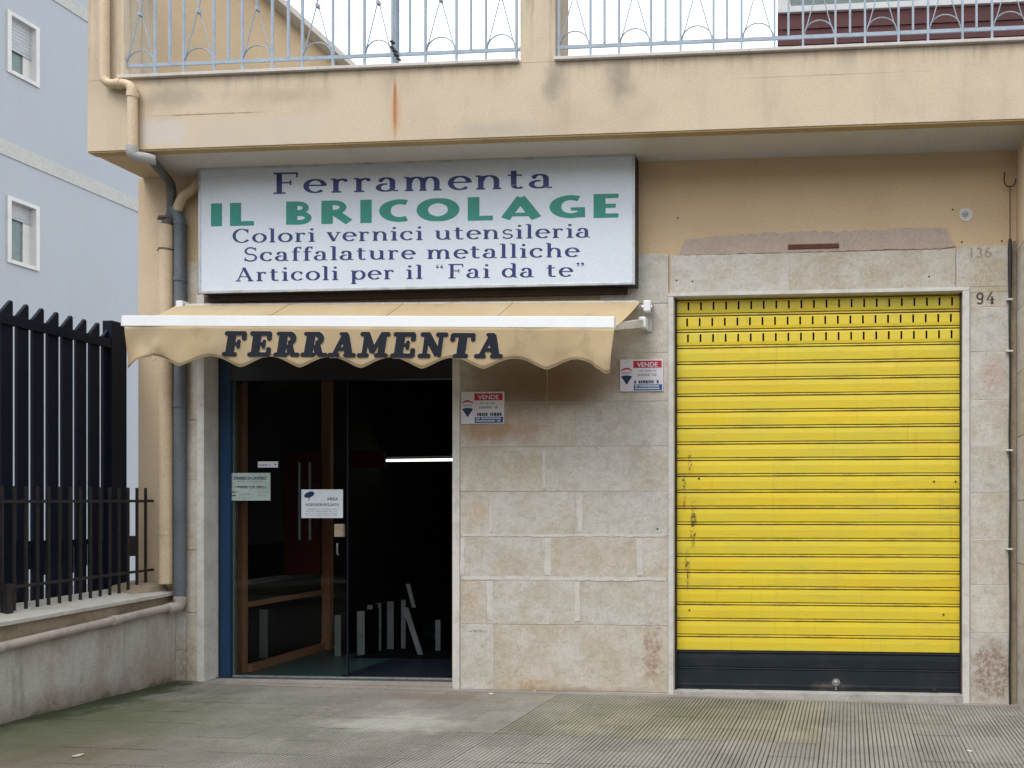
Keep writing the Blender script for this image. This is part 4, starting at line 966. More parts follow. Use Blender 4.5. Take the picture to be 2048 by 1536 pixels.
def sale_sign(px0, py0, px1, py1, lab, seed):
    """white board: red heading, balloon emblem at the left, blue strip at the foot"""
    y = -.012
    (x0, z1), (x1, z0) = P(px0, py0, y), P(px1, py1, y); W, Hh = x1 - x0, z1 - z0
    o = tag(MB().box(x0, x1, y, -.0025, z0, z1).build('sale_sign', M['plasticcard'], bevel=.0015), lab, 'sign', 'sale signs on the stone pillar')
    q = lambda u, v: (x0 + W * u, z1 - Hh * v)
    def rect(u0, v0, u1, v1, mat, k=1):
        a, b = q(u0, v1), q(u1, v0); MB().add([(a[0], y - .0006 * k, a[1]), (b[0], y - .0006 * k, a[1]), (b[0], y - .0006 * k, b[1]), (a[0], y - .0006 * k, b[1])], [(0, 1, 2, 3)]).build('printed_panel', M[mat], o)
    rect(.31, .05, .97, .27, 'redink'); rect(.32, .79, .98, .975, 'bluebar')
    a = q(.40, .235); font_text('VENDE', Hh * .19, a[0], a[1], y - .0013, 'lightprint', 'heading', o, maxw=W * .48, bold=.0008)
    mb = MB(); cu, cv_ = .155, .49
    def E(u, v, k): a_ = q(u, v); return (a_[0], y - .0006 - .0003 * k, a_[1])
    def band(v_off, th, mat):
        m_ = MB(); n_ = 12; up = []; dn = []
        for i in range(n_ + 1):
            t = -1 + 2 * i / n_; u = cu + .13 * t
            up.append(E(u, v_off + .09 * t * t, 1)); dn.append(E(u, v_off + th + .06 * t * t, 1))
        m_.add(up + dn, [(i, i + 1, i + 2 + n_, i + 1 + n_) for i in range(n_)]); m_.build('emblem_band', M[mat], o)
    band(.26, .055, 'redink')
    m_ = MB(); top_ = [E(cu + .13 * t, .50 + .035 * t * t, 1) for t in (-1, -.66, -.33, 0, .33, .66, 1)]
    m_.add(top_ + [E(cu + .045, .70, 1), E(cu + .012, .78, 1), E(cu - .012, .78, 1), E(cu - .045, .70, 1)], [tuple(range(11))]); m_.build('emblem_base', M['navyink'], o)
    a = q(cu - .105, .455); font_text('RE/MAX', Hh * .085, a[0], a[1], y - .0009, 'navyink', 'emblem_name', o, maxw=W * .21)
    m_ = MB()
    for i, (v0, v1, u0, u1, mk) in enumerate([(.34, .39, .45, .85, 'greyink'), (.45, .53, .42, .88, 'greyink')]):
        a, b = q(u0, v1), q(u1, v0); scribble(MB(), a[0], b[0], a[1], b[1], y - .0007, seed + i, .85).build('small_print', M[mk], o)
    a, b = q(.33, .765), q(.97, .655); scribble(MB(), a[0], b[0], a[1], b[1], y - .0007, seed + 5, .95).build('number_print', M['navyink'], o)
    for i, (v0, v1) in enumerate(((.81, .86), (.89, .94))):
        a, b = q(.35, v1), q(.93, v0); scribble(MB(), a[0], b[0], a[1], b[1], y - .0013, seed + 8 + i, .95).build('small_print', M['lightprint'], o)
    return o
sale_sign(922, 784, 1008, 847, 'small VENDE board beside the door jamb, lower of the two on the pillar', 3)
sale_sign(1240, 719, 1326, 782, 'small VENDE board beside the yellow shutter, higher of the two on the pillar', 30)

# notices on the door glass
GY = DY + .0215
def card(px0, py0, px1, py1, name, mat, lab, cat):
    (x0, z1), (x1, z0) = P(px0, py0, GY), P(px1, py1, GY)
    o = tag(MB().box(x0, x1, GY - .0015, GY, z0, z1).build(name, M[mat]), lab, cat)
    return o, x0, x1, z0, z1
o, x0, x1, z0, z1 = card(603, 979, 686, 1036, 'security_notice', 'paper', 'white AREA VIDEOSORVEGLIATA notice stuck on the door glass', 'notice')
W, Hh = x1 - x0, z1 - z0; y = GY - .0022
font_text('AREA', Hh * .14, x0 + W * .62, z0 + Hh * .62, y, 'navyink', 'heading', o, maxw=W * .27, bold=.0008)
font_text('VIDEOSORVEGLIATA', Hh * .13, x0 + W * .09, z0 + Hh * .42, y, 'navyink', 'heading', o, maxw=W * .82, bold=.0005)
mb = MB(); cxm, czm = x0 + W * .20, z0 + Hh * .82
mb.add([(cxm + W * .115 * math.cos(R(a)) * (1.0 if math.cos(R(a)) > 0 else 1.15), y, czm + Hh * .105 * math.sin(R(a)) + W * .03 * math.cos(R(a))) for a in range(0, 360, 20)], [tuple(range(18))])
mb.add([(cxm - .004, y - .0003, czm - Hh * .09), (cxm + .004, y - .0003, czm - Hh * .09), (cxm - .004, y - .0003, czm - Hh * .20), (cxm - .012, y - .0003, czm - Hh * .20)], [(0, 1, 2, 3)])
mb.build('camera_symbol', M['navyink'], o)
for i in range(4): scribble(MB(), x0 + W * .1, x1 - W * .12, z0 + Hh * (.07 + .075 * i), z0 + Hh * (.10 + .075 * i), y, 50 + i, .8).build('small_print', M['greyink'], o)
o, x0, x1, z0, z1 = card(460, 946, 541, 1001, 'hours_card', 'greenpaper', 'greenish ORARIO DI LAVORO card stuck low on the left of the door glass', 'notice')
W, Hh = x1 - x0, z1 - z0
font_text('ORARIO DI LAVORO', Hh * .15, x0 + W * .10, z0 + Hh * .76, y, 'navyink', 'heading', o, maxw=W * .80, bold=.0012)
for i, (v, u0, u1, mk) in enumerate([(.66, .2, .8, 'greyink'), (.47, .12, .9, 'navyink'), (.42, .25, .95, 'greyink'), (.28, .06, .2, 'navyink'), (.28, .66, .95, 'greyink'), (.16, .06, .17, 'navyink'), (.16, .66, .95, 'greyink'), (.20, .22, .6, 'greyink'), (.07, .2, .6, 'greyink')]):
    scribble(MB(), x0 + W * u0, x0 + W * u1, z0 + Hh * v, z0 + Hh * (v + .055), y, 70 + i, .85).build('small_print', M[mk], o)
o, x0, x1, z0, z1 = card(516, 923, 556, 935, 'door_sticker', 'plasticcard', 'small white strip sticker above the hours card on the glass', 'sticker')
scribble(MB(), x0 + .01, x0 + (x1 - x0) * .65, z0 + .012, z0 + .03, y, 90, .9).build('small_print', M['greyink'], o)
MB().add([(x1 - .035, y, z0 + .035), (x1 - .015, y, z0 + .03), (x1 - .02, y, z0 + .012)], [(0, 1, 2)]).build('arrow_mark', M['navyink'], o)

# house numbers painted on the right jamb
Nn = {'9': (.62, [(arc(.31, .68, .20, .24, 0, 360), .12), ([(.50, .66), (.47, .3)] + arc(.30, .26, .19, .20, 0, -150), .11)]),
      '4': (.70, [([(.45, .98), (.10, .34), (.64, .34)], .10), ([(.46, .60), (.46, .04)], .14), ([(.34, .04), (.60, .04)], .08)]),
      '1': (.40, [([(.2, 0), (.2, 1)], .13)]),
      '3': (.56, [(arc(.25, .72, .19, .22, 140, -80), .11), (arc(.25, .27, .21, .23, 80, -140), .11)]),
      '6': (.60, [(arc(.30, .28, .21, .24, 0, 360), .11), ([(.10, .30), (.16, .70), (.38, .95)], .11)])}
tag(write(MB(), '94', Nn, line_T((1951, 609), (1991, 607), 24, 0.0), .08).build('house_number', M['numink']), 'dark number 94 painted beside the top of the yellow shutter', 'number')
tag(write(MB(), '136', Nn, line_T((1938, 516), (1984, 514), 20, 0.0), .12).build('faded_number', M['fadedink']), 'faded old number painted on the yellowed corner stone', 'number')

# ------------------------------------------------------------------ pipes
PR = .034
pipeY = FY - .045
pts = [(XA(209, pipeY), pipeY, 7.3), (XA(209, pipeY), pipeY, ZA(209, 168, pipeY)), (XA(265, pipeY), pipeY, ZA(265, 168, pipeY)), (XA(265, pipeY), pipeY, ZA(265, 296, pipeY))]
dp = thing('rainwater_pipe', 'beige rainwater pipe jogging down the balcony corner and back under the soffit', 'pipe')
MB().tube(bend(pts, .07), PR, 16).build('upper_pipe', M['beigepipe'], dp)
for p_, q_ in (((XA(240, pipeY), pipeY, ZA(240, 168, pipeY)), None), ((XA(265, pipeY), pipeY, ZA(265, 190, pipeY)), 1)):
    mb = MB()
    if q_: mb.tube([(p_[0], p_[1], p_[2] + .02), (p_[0], p_[1], p_[2] - .02)], PR + .006, 16)
    else: mb.tube([(p_[0] - .02, p_[1], p_[2]), (p_[0] + .02, p_[1], p_[2])], PR + .006, 16)
    mb.build('collar', M['beigepipe'], dp)
zE = ZA(265, 305, pipeY)
wallp = (XA(344, -.05), -.05)
zU = Z_SOF - .06
MB().tube(bend([(XA(265, pipeY), pipeY, ZA(265, 293, pipeY)), (XA(265, pipeY), pipeY, zU - .01), (XA(265, pipeY) + .10, pipeY + .10, zU)], .05), PR + .008, 16).build('elbow', M['steelpipe'], dp)
MB().tube(bend([(XA(265, pipeY) + .08, pipeY + .08, zU), (wallp[0], wallp[1] - .01, zU - .03), (wallp[0], wallp[1], ZA(344, 425, -.05))], .07), PR + .002, 16).build('soffit_pipe', M['darkpipe'], dp)
xb_ = XA(333, -.06); xg_ = XA(361, -.04)
zc = ZA(340, 428, -.05)
MB().tube(bend([(wallp[0], wallp[1], zc + .02), (wallp[0] + .0, wallp[1], zc - .01), (xb_, -.06, zc - .09), (xb_, -.06, zc - .16)], .04), PR + .006, 14).build('branch', M['darkpipe'], dp)
XWI = XA(308)
capz_pier = ZA(330, 1160, -.06)
bp = thing('downpipe', 'thick beige downpipe standing on the boundary wall coping', 'pipe')
MB().tube([(xb_, -.06, zc - .10), (xb_, -.06, capz_pier - .03)], .054, 18).build('pipe', M['beigepipe'], bp)
for py in (437, 500, 1068):
    z_ = ZA(333, py, -.06)
    MB().tube([(xb_, -.06, z_ + .007), (xb_, -.06, z_ - .007)], .058, 18).box(xb_ - .085, xb_ - .05, -.062, -.052, z_ - .006, z_ + .006).build('clamp', M['clamp'] if py != 1068 else M['beigepipe'], bp)
gp = thing('grey_downpipe', 'slim grey plastic downpipe running down beside the stone jamb', 'pipe')
YG = -.045
MB().tube(bend([(wallp[0] + .02, -.05, zc + .05), (xg_, YG, zc - .05), (xg_, YG, ZA(361, 1192, YG))], .05), .042, 16).build('pipe', M['greypipe'], gp)
for py in (447, 560, 812):
    z_ = ZA(361, py, YG); MB().tube([(xg_, YG, z_ + .012), (xg_, YG, z_ - .012)], .048, 16).build('collar', M['greypipe'], gp)
# beige elbow coming out beside the sign
mb = MB(); mb.tube(bend([(XA(398, -.04), -.04, ZA(398, 365, -.04)), (XA(386, -.05), -.05, ZA(386, 380, -.05)), (XA(366, -.06), -.06, ZA(366, 392, -.06)), (XA(352, -.05), -.05, ZA(352, 425, -.05))], .04), .036, 14)
tag(mb.build('branch_pipe', M['beigepipe']), 'short beige elbow pipe curving out from behind the sign', 'pipe')
for py, hgt in ((450, .03), (487, .02), (518, .02)):
    pass
# drain pipe along the boundary wall
yA, yB = -.05, -4.0
def wall_drop(Y): return .052 * (-Y)                # coping and pipe fall a little towards the street
zP0 = ZA(364, 1212, -.05)
xdp = XW + .055
dr = thing('drain_pipe', 'dusty pink drain pipe running along the boundary wall below the coping', 'pipe')
MB().tube([(xdp + .01, -.06, zP0), (xdp, -.5, zP0 - .040), (xdp, -1.0, zP0 - .082), (xdp, -2.0, zP0 - .165), (xdp, -3.6, zP0 - .29)], .034, 16).build('pipe', M['pinkpipe'], dr)
MB().tube(bend([(xg_, YG, zP0 + .08), (xg_, YG - .005, zP0 - .005), (xdp + .005, -.13, zP0 - .012)], .07), .046, 16).build('elbow', M['pinkpipe'], dr)
for Y in (-.62, -1.5):
    MB().tube([(xdp, Y + .03, zP0 - .083 * -Y), (xdp, Y - .03, zP0 - .083 * (-Y + .03))], .043, 16).build('collar', M['pinkpipe'], dr)
mb = MB(); k_ = [(XA(351, -.02), -.02, ZA(351, y_, -.02)) for y_ in range(620, 1180, 20)]
k_ = [(x + .006 * math.sin(i * 1.3), y, z) for i, (x, y, z) in enumerate(k_)]
k_ += [(XA(354, -.05), -.05, ZA(354, 1185, -.05)), (XA(347, -.10), -.10, ZA(347, 1203, -.10)), (XA(335, -.12), -.12, ZA(335, 1210, -.12))]
tag(MB().tube(k_, .007, 6).build('wall_cable', M['darkpipe']), 'thin grey cable snaking down between the two downpipes', 'cable')
# right hand cable
xc = XA(2020, -.015)
cb = thing('black_cable', 'black cable clipped down the corner right of house number 94', 'cable')
mb = MB(); mb.tube([(xc, -.015, ZA(2020, p, -.015)) for p in (478, 500, 540, 600)], [.012, .017, .017, .012], 8)
mb.tube([(xc + .003 * math.sin(p / 37), -.013, ZA(2020, p, -.013)) for p in range(600, 1411, 27)], .0085, 8)
mb.build('cable', M['cable'], cb)
mb = MB(); mb.tube([(xc + .004, -.005 + .008, ZA(2020, p)) for p in (372, 400, 440, 478)], .003, 6)
mb.build('thin_lead', M['cable'], cb)
for p in (600, 703, 901, 1098):
    z_ = ZA(2020, p); MB().box(xc - .030, xc + .022, -.028, -.001, z_ - .007, z_ + .007).build('clip', M['clip'], cb, bevel=.003)
hx, hz = P(2020, 352, -.02)
tag(MB().tube([Vector((XA(2010), WB - .003, ZA(2010, 344)))] + [Vector((hx + .045 * math.cos(R(a)), -.02, hz - .03 + .055 * math.sin(R(a)))) for a in range(170, 375, 15)], .005, 6).build('wire_hook', M['cable']), 'dark bent wire hook below the soffit at the right corner', 'hook')

# ------------------------------------------------------------------ balcony railings
def railing(x0, x1, feet, mids, lab):
    root = thing('balcony_railing', lab, 'railing', 'balcony railings')
    Yr = FY + .03; zs = Z_SILL; zr = zs + .098; ztop = zs + 1.02
    MB().box(x0, x1, Yr - .006, Yr + .006, zr - .013, zr + .013).build('rail', M['rail'], root)
    MB().box(x0, x1, Yr - .006, Yr + .006, ztop - .12, ztop - .095).build('rail', M['rail'], root)
    MB().box(x0, x1, Yr - .022, Yr + .022, ztop - .012, ztop + .012).build('handrail', M['rail'], root, bevel=.003)
    s = .0078
    full = MB().box(-s, s, -s, s, zs, ztop - .012).mesh('bar', M['rail']); mid = MB().box(-s, s, -s, s, zr + .014, ztop - .125).mesh('bar', M['rail'])
    def inst(name, me, x, y=Yr, **k):
        o = bpy.data.objects.new(name, me); C.objects.link(o); o.parent = root; o.location = (x, y, 0)
        for a, b in k.items(): setattr(o, a, b)
        return o
    for a, b in feet:
        for x in (a, b): inst('bar', full, x, Yr - .0135 if False else Yr)
        w_ = b - a; r_ = .0045
        zc0, zc1 = zr + .015, ztop - .125; zmid = (zc0 + zc1) / 2
        ar = MB(); ar.tube([(w_ / 2 - (w_ / 2 - .012) * math.cos(R(t)), 0, zc0 + .105 * math.sin(R(t))) for t in range(0, 181, 12)], .005, 6)
        inst('arch', ar.mesh('arch', M['rail']), a, Yr)
        ar = MB(); ar.tube([(w_ / 2 - (w_ / 2 - .012) * math.cos(R(t)), 0, zc1 - .105 * math.sin(R(t))) for t in range(0, 181, 12)], .005, 6)
        inst('arch', ar.mesh('arch', M['rail']), a, Yr)
        for sgn, yo in ((1, -.0105), (-1, .0105)):
            xa, xb = (.014, w_ - .014) if sgn > 0 else (w_ - .014, .014)
            cr = MB(); cr.tube([(xa, 0, zc0 + .02), (xa + (xb - xa) * .10, 0, zc0 + .075), (w_ / 2 - sgn * .006, 0, zmid - .02), (w_ / 2 + sgn * .006, 0, zmid + .02), (xb - (xb - xa) * .10, 0, zc1 - .075), (xb, 0, zc1 - .02)], r_, 6)
            inst('crossing_rod', cr.mesh('crossing_rod', M['rail']), a, Yr + yo)
        inst('tie', MB().box(w_ / 2 - .010, w_ / 2 + .010, -.017, .017, zmid - .014, zmid + .014).mesh('tie', M['rail']), a)
    for x in mids: inst('bar', mid, x)
    return root
fxx = lambda p: XA(p, FY + .03)
L_ = [(252, 311), (368, 428), (485, 545), (605, 666), (729, 785), (851, 913), (972, 1033)]
railing(c0b + .002, c1a - .002, [(fxx(a), fxx(b)) for a, b in L_], [fxx(p) for p in (340, 457, 577, 698, 820, 942)], 'pale blue railing on the balcony left of the middle column')
R_ = [(1118, 1181), (1238, 1302), (1361, 1427), (1483, 1549), (1606, 1671), (1730, 1797), (1856, 1925), (1984, 2055)]
feetR = [(fxx(a), fxx(b)) for a, b in R_]
midsR = [fxx(p) for p in (1209, 1331, 1454, 1577, 1700, 1826, 1953)]
stepR = feetR[-1][0] - feetR[-2][0]; lastw = feetR[-1][1] - feetR[-1][0]
a = feetR[-1][0]
while a + stepR + lastw < X_END - .32:
    midsR.append(a + lastw + (stepR - lastw) / 2); a += stepR; feetR.append((a, a + lastw))
railing(c1b + .002, X_END - .302, feetR, midsR, 'pale blue railing on the balcony right of the middle column')
# pole tied behind the left railing
xp = XA(793, FY + .10)
pole = thing('terrace_pole', 'grey blue pole standing behind the left railing with black straps at its foot', 'pole')
MB().tube([(xp, FY + .10, Z_SILL + .001), (xp, FY + .10, Z_SILL + 1.9)], .022, 14).build('pole', M['rail'], pole)
for i, (a, b, r_) in enumerate(((785, 84, .014), (785, 95, .013), (790, 102, .016), (793, 110, .017), (797, 118, .013))):
    x_, z_ = P(a, b, FY + .01); MB().tube([(x_ - .018, FY + .012, z_ + .006), (x_, FY + .004, z_), (x_ + .018, FY + .014, z_ - .012)], [r_ * .5, r_, r_ * .5], 8).build('strap', M['cable'], pole)

# ------------------------------------------------------------------ terrace structures behind the railing
Xs = XA(252, FY + .15)
y1_, z1_ = YX(600, 50, Xs); y2_, z2_ = YX(690, 135, Xs)
tw = thing('terrace_side_wall', 'tan plastered wall with a stone coping running back behind the left railing', 'wall')
MB().box(Xs - .18, Xs, FY + .31, 6.9, Z_SOF + .301, z1_ - .07).build('wall', M['wall'], tw)
MB().box(Xs - .22, Xs + .14, FY + .31, 6.95, z1_ - .069, z1_).build('coping', M['sillstone'], tw, bevel=.004)
vr_Y = 0.7
vr = thing('veranda', 'glazed veranda with white frames above maroon cladding behind the right railing', 'veranda')
v0 = XA(1555, vr_Y); zm = ZA(1800, 12, vr_Y) 
zm = ZA(1800, 17, vr_Y)
# maroon clapboards
nb = 9; zb_ = Z_SOF + .301; bh = (zm - zb_) / nb
for i in range(nb):
    MB().prism([(vr_Y - .004, zb_ + bh * i), (vr_Y + .05, zb_ + bh * i), (vr_Y + .05, zb_ + bh * (i + 1) - .002), (vr_Y + .006, zb_ + bh * (i + 1) - .002)], 0, v0, X_END).build('cladding_board', M['maroon'], vr)
MB().box(v0 + .001, v0 + .05, vr_Y, 3.2, zb_, zm - .001).build('cladding_board', M['maroon'], vr)
MB().box(v0, X_END, vr_Y - .02, vr_Y + .05, zm, zm + .055).build('window_frame', M['whiteframe'], vr, bevel=.004)
MB().box(v0, v0 + .11, vr_Y - .01, vr_Y + .05, zm + .056, zm + 1.5).build('window_frame', M['whiteframe'], vr, bevel=.004)
for i in range(3):
    xm = v0 + .13 + i * 1.25
    MB().box(xm, min(xm + 1.20, X_END), vr_Y + .015, vr_Y + .03, zm + .057, zm + 1.48).build('pane', M['greenglass'], vr)
    MB().box(xm + 1.201, xm + 1.249, vr_Y, vr_Y + .045, zm + .056, zm + 1.48).build('window_frame', M['whiteframe'], vr)
MB().box(v0 - .05, X_END, vr_Y - .1, 3.3, zm + 1.501, zm + 1.62).build('roof', M['whiteframe'], vr)

# ------------------------------------------------------------------ boundary wall, coping, fences
bw_ = thing('boundary_wall', 'low grey rendered wall with a pale coping running out from the shop corner', 'wall')
Zc = ZA(345, 1183)                                    # coping top at the pier, street edge
def wl_hexa(x0, x1, z0a, z0b, z1a, z1b, y0=-4.0, y1=-.002):
    """a length of wall whose top falls from the pier (a) to the street end (b)"""
    return MB().hexa([(x0, y0, z0b), (x1, y0, z0b), (x1, y1, z0a), (x0, y1, z0a), (x0, y0, z1b), (x1, y0, z1b), (x1, y1, z1a), (x0, y1, z1a)])
WT = .40; dropC = .058 * 4
N = 26
def rough_wall(x, z0f, z1f, name, mat, amp, thick=.34, nz=10):
    vs = []; fs = []; nyy = 60
    for i in range(nyy + 1):
        Y = -.002 - 3.998 * i / nyy
        for j in range(nz + 1):
            z = z0f(Y) + (z1f(Y) - z0f(Y)) * j / nz
            vs.append((x + amp * mnoise.noise(Vector((0.3, Y * 3, z * 3))) + amp * .6 * mnoise.noise(Vector((7, Y * 11, z * 11))), Y, z))
    for i in range(nyy):
        for j in range(nz): a_ = i * (nz + 1) + j; fs.append((a_, a_ + 1, a_ + nz + 2, a_ + nz + 1))
    mb = MB().add(vs, fs, True); mb.box(x - thick, x - .02, -4.0, -.002, z0f(0), min(z1f(-4), z1f(0)) - .001)
    return mb.build(name, mat, bw_)
rough_wall(XW + .02, lambda Y: -.1, lambda Y: zP0 - .03 + .083 * Y * 0 - .0 - .06 * 0 - .075 * (-Y) + .02, 'render', M['lowwall'], .012)
rough_wall(XW - .008, lambda Y: zP0 - .04 - .075 * (-Y), lambda Y: Zc - .032 - .051 * (-Y), 'tuff_band', M['lowstone'], .018, nz=6)
XI = XW - .36
for i in range(4):                                    # coping stones
    ya, yb__ = -.002 - i * 1.0, -.002 - (i + 1) * 1.0 + .004
    za, zb2_ = Zc - .051 * -ya, Zc - .051 * -yb__
    MB().hexa([(XI, yb__, zb2_ + .02), (XW + .03, yb__, zb2_ - .030), (XW + .03, ya, za - .030), (XI, ya, za + .02), (XI, yb__, zb2_ + .055), (XW + .03, yb__, zb2_), (XW + .03, ya, za), (XI, ya, za + .055)]).build('coping_stone', M['cap'], bw_, bevel=.004)
MB().hexa([(XI - .0, -.30, Zc + .02), (XW - .10, -.30, Zc + .0), (XW - .02, -.003, Zc + .0), (XI, -.003, Zc + .02), (XI + .02, -.22, Zc + .075), (XW - .16, -.18, Zc + .065), (XW - .06, -.003, Zc + .08), (XI + .02, -.003, Zc + .10)]).build('mortar_fillet', M['lowstone'], bw_, bevel=.02)
# low iron fence on the coping
XFN = XA(309)
lf = thing('low_iron_fence', 'low rusty iron fence of thin bars standing on the wall coping', 'fence')
def fz_(px, py): return YX(px, py, XFN)
yR, zU1 = fz_(300, 1002); _, zU0 = fz_(4, 1003); yL, zL0 = fz_(4, 1177); _, zL1 = fz_(300, 1140)
def lin(Y, za, zb_): return zb_ + (za - zb_) * (Y - yL) / (yR - yL)
ye = -3.8
for za, zb_ in ((zU1, zU0), (zL1, zL0)):
    MB().hexa([(XFN - .004, ye, lin(ye, za, zb_) - .011), (XFN + .004, ye, lin(ye, za, zb_) - .011), (XFN + .004, -.01, lin(-.01, za, zb_) - .011), (XFN - .004, -.01, lin(-.01, za, zb_) - .011),
               (XFN - .004, ye, lin(ye, za, zb_) + .011), (XFN + .004, ye, lin(ye, za, zb_) + .011), (XFN + .004, -.01, lin(-.01, za, zb_) + .011), (XFN - .004, -.01, lin(-.01, za, zb_) + .011)]).build('rail', M['iron'], lf)
s_ = .0075
for i in range(46):
    Y = -.075 - i * .083
    if Y < ye: break
    MB().box(XFN - s_ - .012, XFN - .0045, Y - s_, Y + s_, Zc - .051 * -Y + .03, lin(Y, zU1, zU0) + .11).build('bar', M['iron'], lf)
yp, _ = YX(9, 1100, XFN)
for Y in (yp, yp - 1.6):
    MB().box(XFN + .005, XFN + .045, Y - .02, Y + .02, Zc - .051 * -Y + .015, lin(Y, zL1, zL0) + .03).build('post', M['iron'], lf)

# tall slatted gate behind it
XG = XA(264, 0) - .02
gt = thing('slatted_gate', 'tall navy black gate of upright pointed slats behind the low fence', 'gate')
def gy(px): return YX(px, 1000, XG)[0]
_, zr0 = YX(120, 658 - 3, XG); zr1 = zr0 - .075
yend = gy(246); ypost = gy(216)
slat_bot = 0.10
gaps = [gy(p) for p in (206, 180, 154, 126, 97, 66, 34)]
pit = (gaps[0] - gaps[-1]) / 6
sw, stt = pit - .008 - .026, .026
hz_ = .115
me = MB().prism([(-sw / 2, slat_bot), (sw / 2, slat_bot), (sw / 2, zr0 + hz_ - .012), (sw / 2 - .012, zr0 + hz_), (-sw / 2, zr0 + .015)], 0, -stt, 0).mesh('slat', M['gate'])
for i in range(34):
    Y = gaps[0] + pit * .5 - pit * i - .012
    if Y < -3.9: break
    o = bpy.data.objects.new('slat', me); C.objects.link(o); o.parent = gt; o.location = (XG, Y, 0)
    o.rotation_euler = (0, 0, R(random.uniform(-.6, .6)))
def gbar(z0, z1, x0=0.001, x1=.03, y0=-3.9): return MB().box(XG + x0, XG + x1, y0, ypost - .001, z0, z1)
gbar(zr1, zr0).build('rail', M['gate'], gt, bevel=.003)
_, zmr = YX(64, 1082, XG)
MB().box(XG - stt - .03, XG - stt - .001, -3.9, ypost - .001, zmr - .045, zmr).build('rail', M['gate'], gt)
gbar(.12, .18).build('rail', M['gate'], gt)
for i in range(34):                                  # short bars filling the lower half
    Y = gaps[0] - pit * i
    if Y < -3.9: break
    MB().box(XG - stt - .028, XG - stt - .012, Y - .026, Y + .016, Zc + .19 + .05 * (i % 2), zmr - .046).build('infill_bar', M['gate'], gt)
MB().box(XG - .05, XG + .035, ypost, yend, -.2, YX(232, 645, XG)[1]).build('post', M['gate'], gt, bevel=.003)
ya_, za_ = YX(253, 1072, XG + .02); yb3, zb3 = YX(270, 1112, XG + .02)
MB().box(XG - .02, XG + .03, ya_, yb3, zb3, za_).build('lock_box', M['iron'], gt, bevel=.004)

# ------------------------------------------------------------------ blue building beyond the yard
XB = -16.0
bb = thing('blue_building', 'blue grey rendered apartment building beyond the slatted gate', 'building')
wins = []
for (pa, ya, pb, yb4) in ((13, 18, 77, 172), (13, 390, 77, 540)):
    w0, zt1 = YX(pa, ya, XB); w1, _ = YX(pb, 100, XB); _, zbt = YX(pa, (143 if ya < 100 else 524), XB)
    wins.append((w0, w1, zbt, zt1))
hgt = wins[0][3] - wins[1][3]
w0, w1 = wins[0][0], wins[0][1]
zl = [(wins[1][2], wins[1][3]), (wins[0][2], wins[0][3]), (wins[0][2] + hgt, wins[0][3] + hgt)]
fr_ = .07
mb = MB()
def bwall(y0, y1, z0, z1): mb.box(XB - .4, XB, y0, y1, z0, z1)
ywn = [(w0, w1), (w0 - 3.2, w1 - 3.2)]
bwall(w1 - .0, 13.5, -.3, 15.5); bwall(w1 - 3.2, w0, -.3, 15.5); bwall(-8, w0 - 3.2, -.3, 15.5)
for (a, b) in ywn:
    prev = -.3
    for z0, z1 in zl: bwall(a, b, prev, z0); prev = z1
    bwall(a, b, prev, 15.5)
mb.box(XB - 10, XB - .401, -8, 13.5, -.3, 15.5)
mb.build('wall', M['bluewall'], bb)
_, bz1 = YX(1, 277, XB); _, bz0 = YX(1, 307, XB)
for dz in (0, hgt):
    MB().box(XB + .001, XB + .02, -8, 13.5, bz0 + dz, bz1 + dz).build('belt_course', M['belt'], bb)
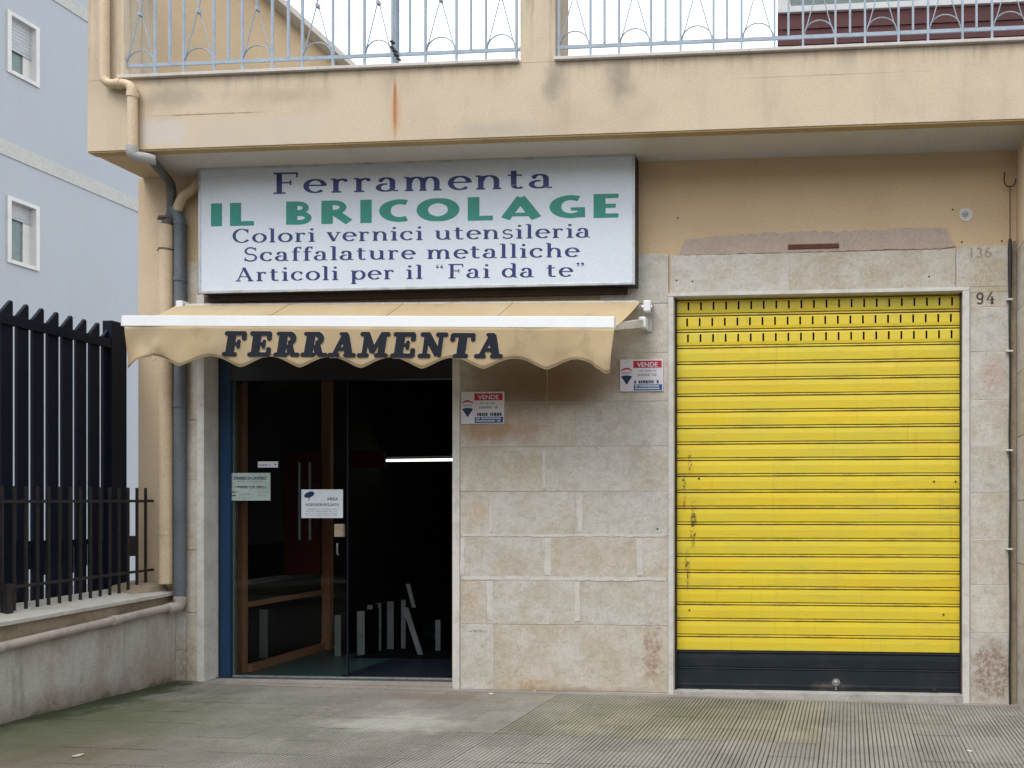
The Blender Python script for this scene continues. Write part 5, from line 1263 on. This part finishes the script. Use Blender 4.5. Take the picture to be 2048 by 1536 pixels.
for (a, b) in ywn:
    for k_, (z0, z1) in enumerate(zl):
        f_ = MB()
        f_.box(XB - .16, XB + .03, a, a + fr_, z0, z1).box(XB - .16, XB + .03, b - fr_, b, z0, z1).box(XB - .16, XB + .03, a + fr_, b - fr_, z1 - fr_, z1).box(XB - .16, XB + .04, a + fr_, b - fr_, z0, z0 + fr_)
        f_ = f_.build('window', M['winframe'], bb)
        mm = (a + b) / 2
        MB().box(XB - .15, XB - .13, a + fr_, b - fr_, z0 + fr_, z1 - fr_).build('pane', M['greenglass'], f_)
        MB().box(XB - .129, XB - .10, b - fr_ - .14, b - fr_ - .001, z0 + fr_, z1 - fr_).build('sash', M['winframe'], f_)
        drop = .58 if k_ != 0 else .28
        nsl = 9
        zz0 = z1 - fr_ - (z1 - z0 - 2 * fr_) * drop
        for q_ in range(nsl):
            h_ = (z1 - fr_ - zz0) / nsl
            MB().box(XB - .095, XB - .08, a + fr_, b - fr_, zz0 + h_ * q_ + .006, zz0 + h_ * (q_ + 1)).build('shutter_slat', M['shutterplastic'], f_)
# buildings across the street, seen only as dark reflections in the glass
for i, (x0, x1, hh_, lab) in enumerate(((-26, -9.5, 9.5, 'ochre apartment block across the street, left of the gap'), (-8.5, 12, 8.0, 'ochre apartment block across the street facing the shop'), (13, 30, 11, 'tall ochre apartment block across the street on the right'))):
    ob = thing('opposite_building', lab, 'building', 'apartment blocks across the street')
    MB().box(x0, x1, -27, -17, -.4, hh_).build('wall', M['oppwall'], ob)
    fl = 0
    while 3.2 * fl + 3 < hh_:
        x = x0 + 1.2
        while x < x1 - 1.5:
            MB().box(x, x + 1.1, -16.998, -16.95, 3.2 * fl + .9, 3.2 * fl + 2.5).build('window', M['oppdark'], ob); x += 2.7
        fl += 1

# ------------------------------------------------------------------ litter on the pavement
for px, py, sz, lab in ((155, 1531, .019, 'crumpled pinkish scrap lying at the very front left of the pavement'), (232, 1402, .013, 'pale scrap lying near the mossy wall foot'), (1070, 1389, .014, 'white scrap lying against the foot of the stone pillar'), (983, 1397, .017, 'flat pale chip lying in front of the marble door jamb'), (1938, 1500, .012, 'tiny white crumb at the lower right of the pavement')):
    a, b = (px - CX) / F, -(py - CY) / F
    t = -EYE / b; dx = a * math.cos(TH) - math.sin(TH); dy = a * math.sin(TH) + math.cos(TH)
    X_, Y_ = dx * t, -D + dy * t
    bm = bmesh.new(); bmesh.ops.create_icosphere(bm, subdivisions=2, radius=sz)
    for v in bm.verts: v.co = Vector((v.co.x * 1.5, v.co.y, v.co.z * .35)) * (1 + .5 * mnoise.noise(v.co * 60 + Vector((px, 0, 0))))
    me = bpy.data.meshes.new('paper_scrap'); bm.to_mesh(me); bm.free(); me.materials.append(M['cap'] if px != 155 else M['mauve'])
    o = bpy.data.objects.new('paper_scrap', me); C.objects.link(o); o.location = (X_, Y_, gz(X_) + sz * .3); o.rotation_euler = (0, 0, px)
    tag(o, lab, 'litter', 'scraps on the pavement')
print('tiles', n_t)
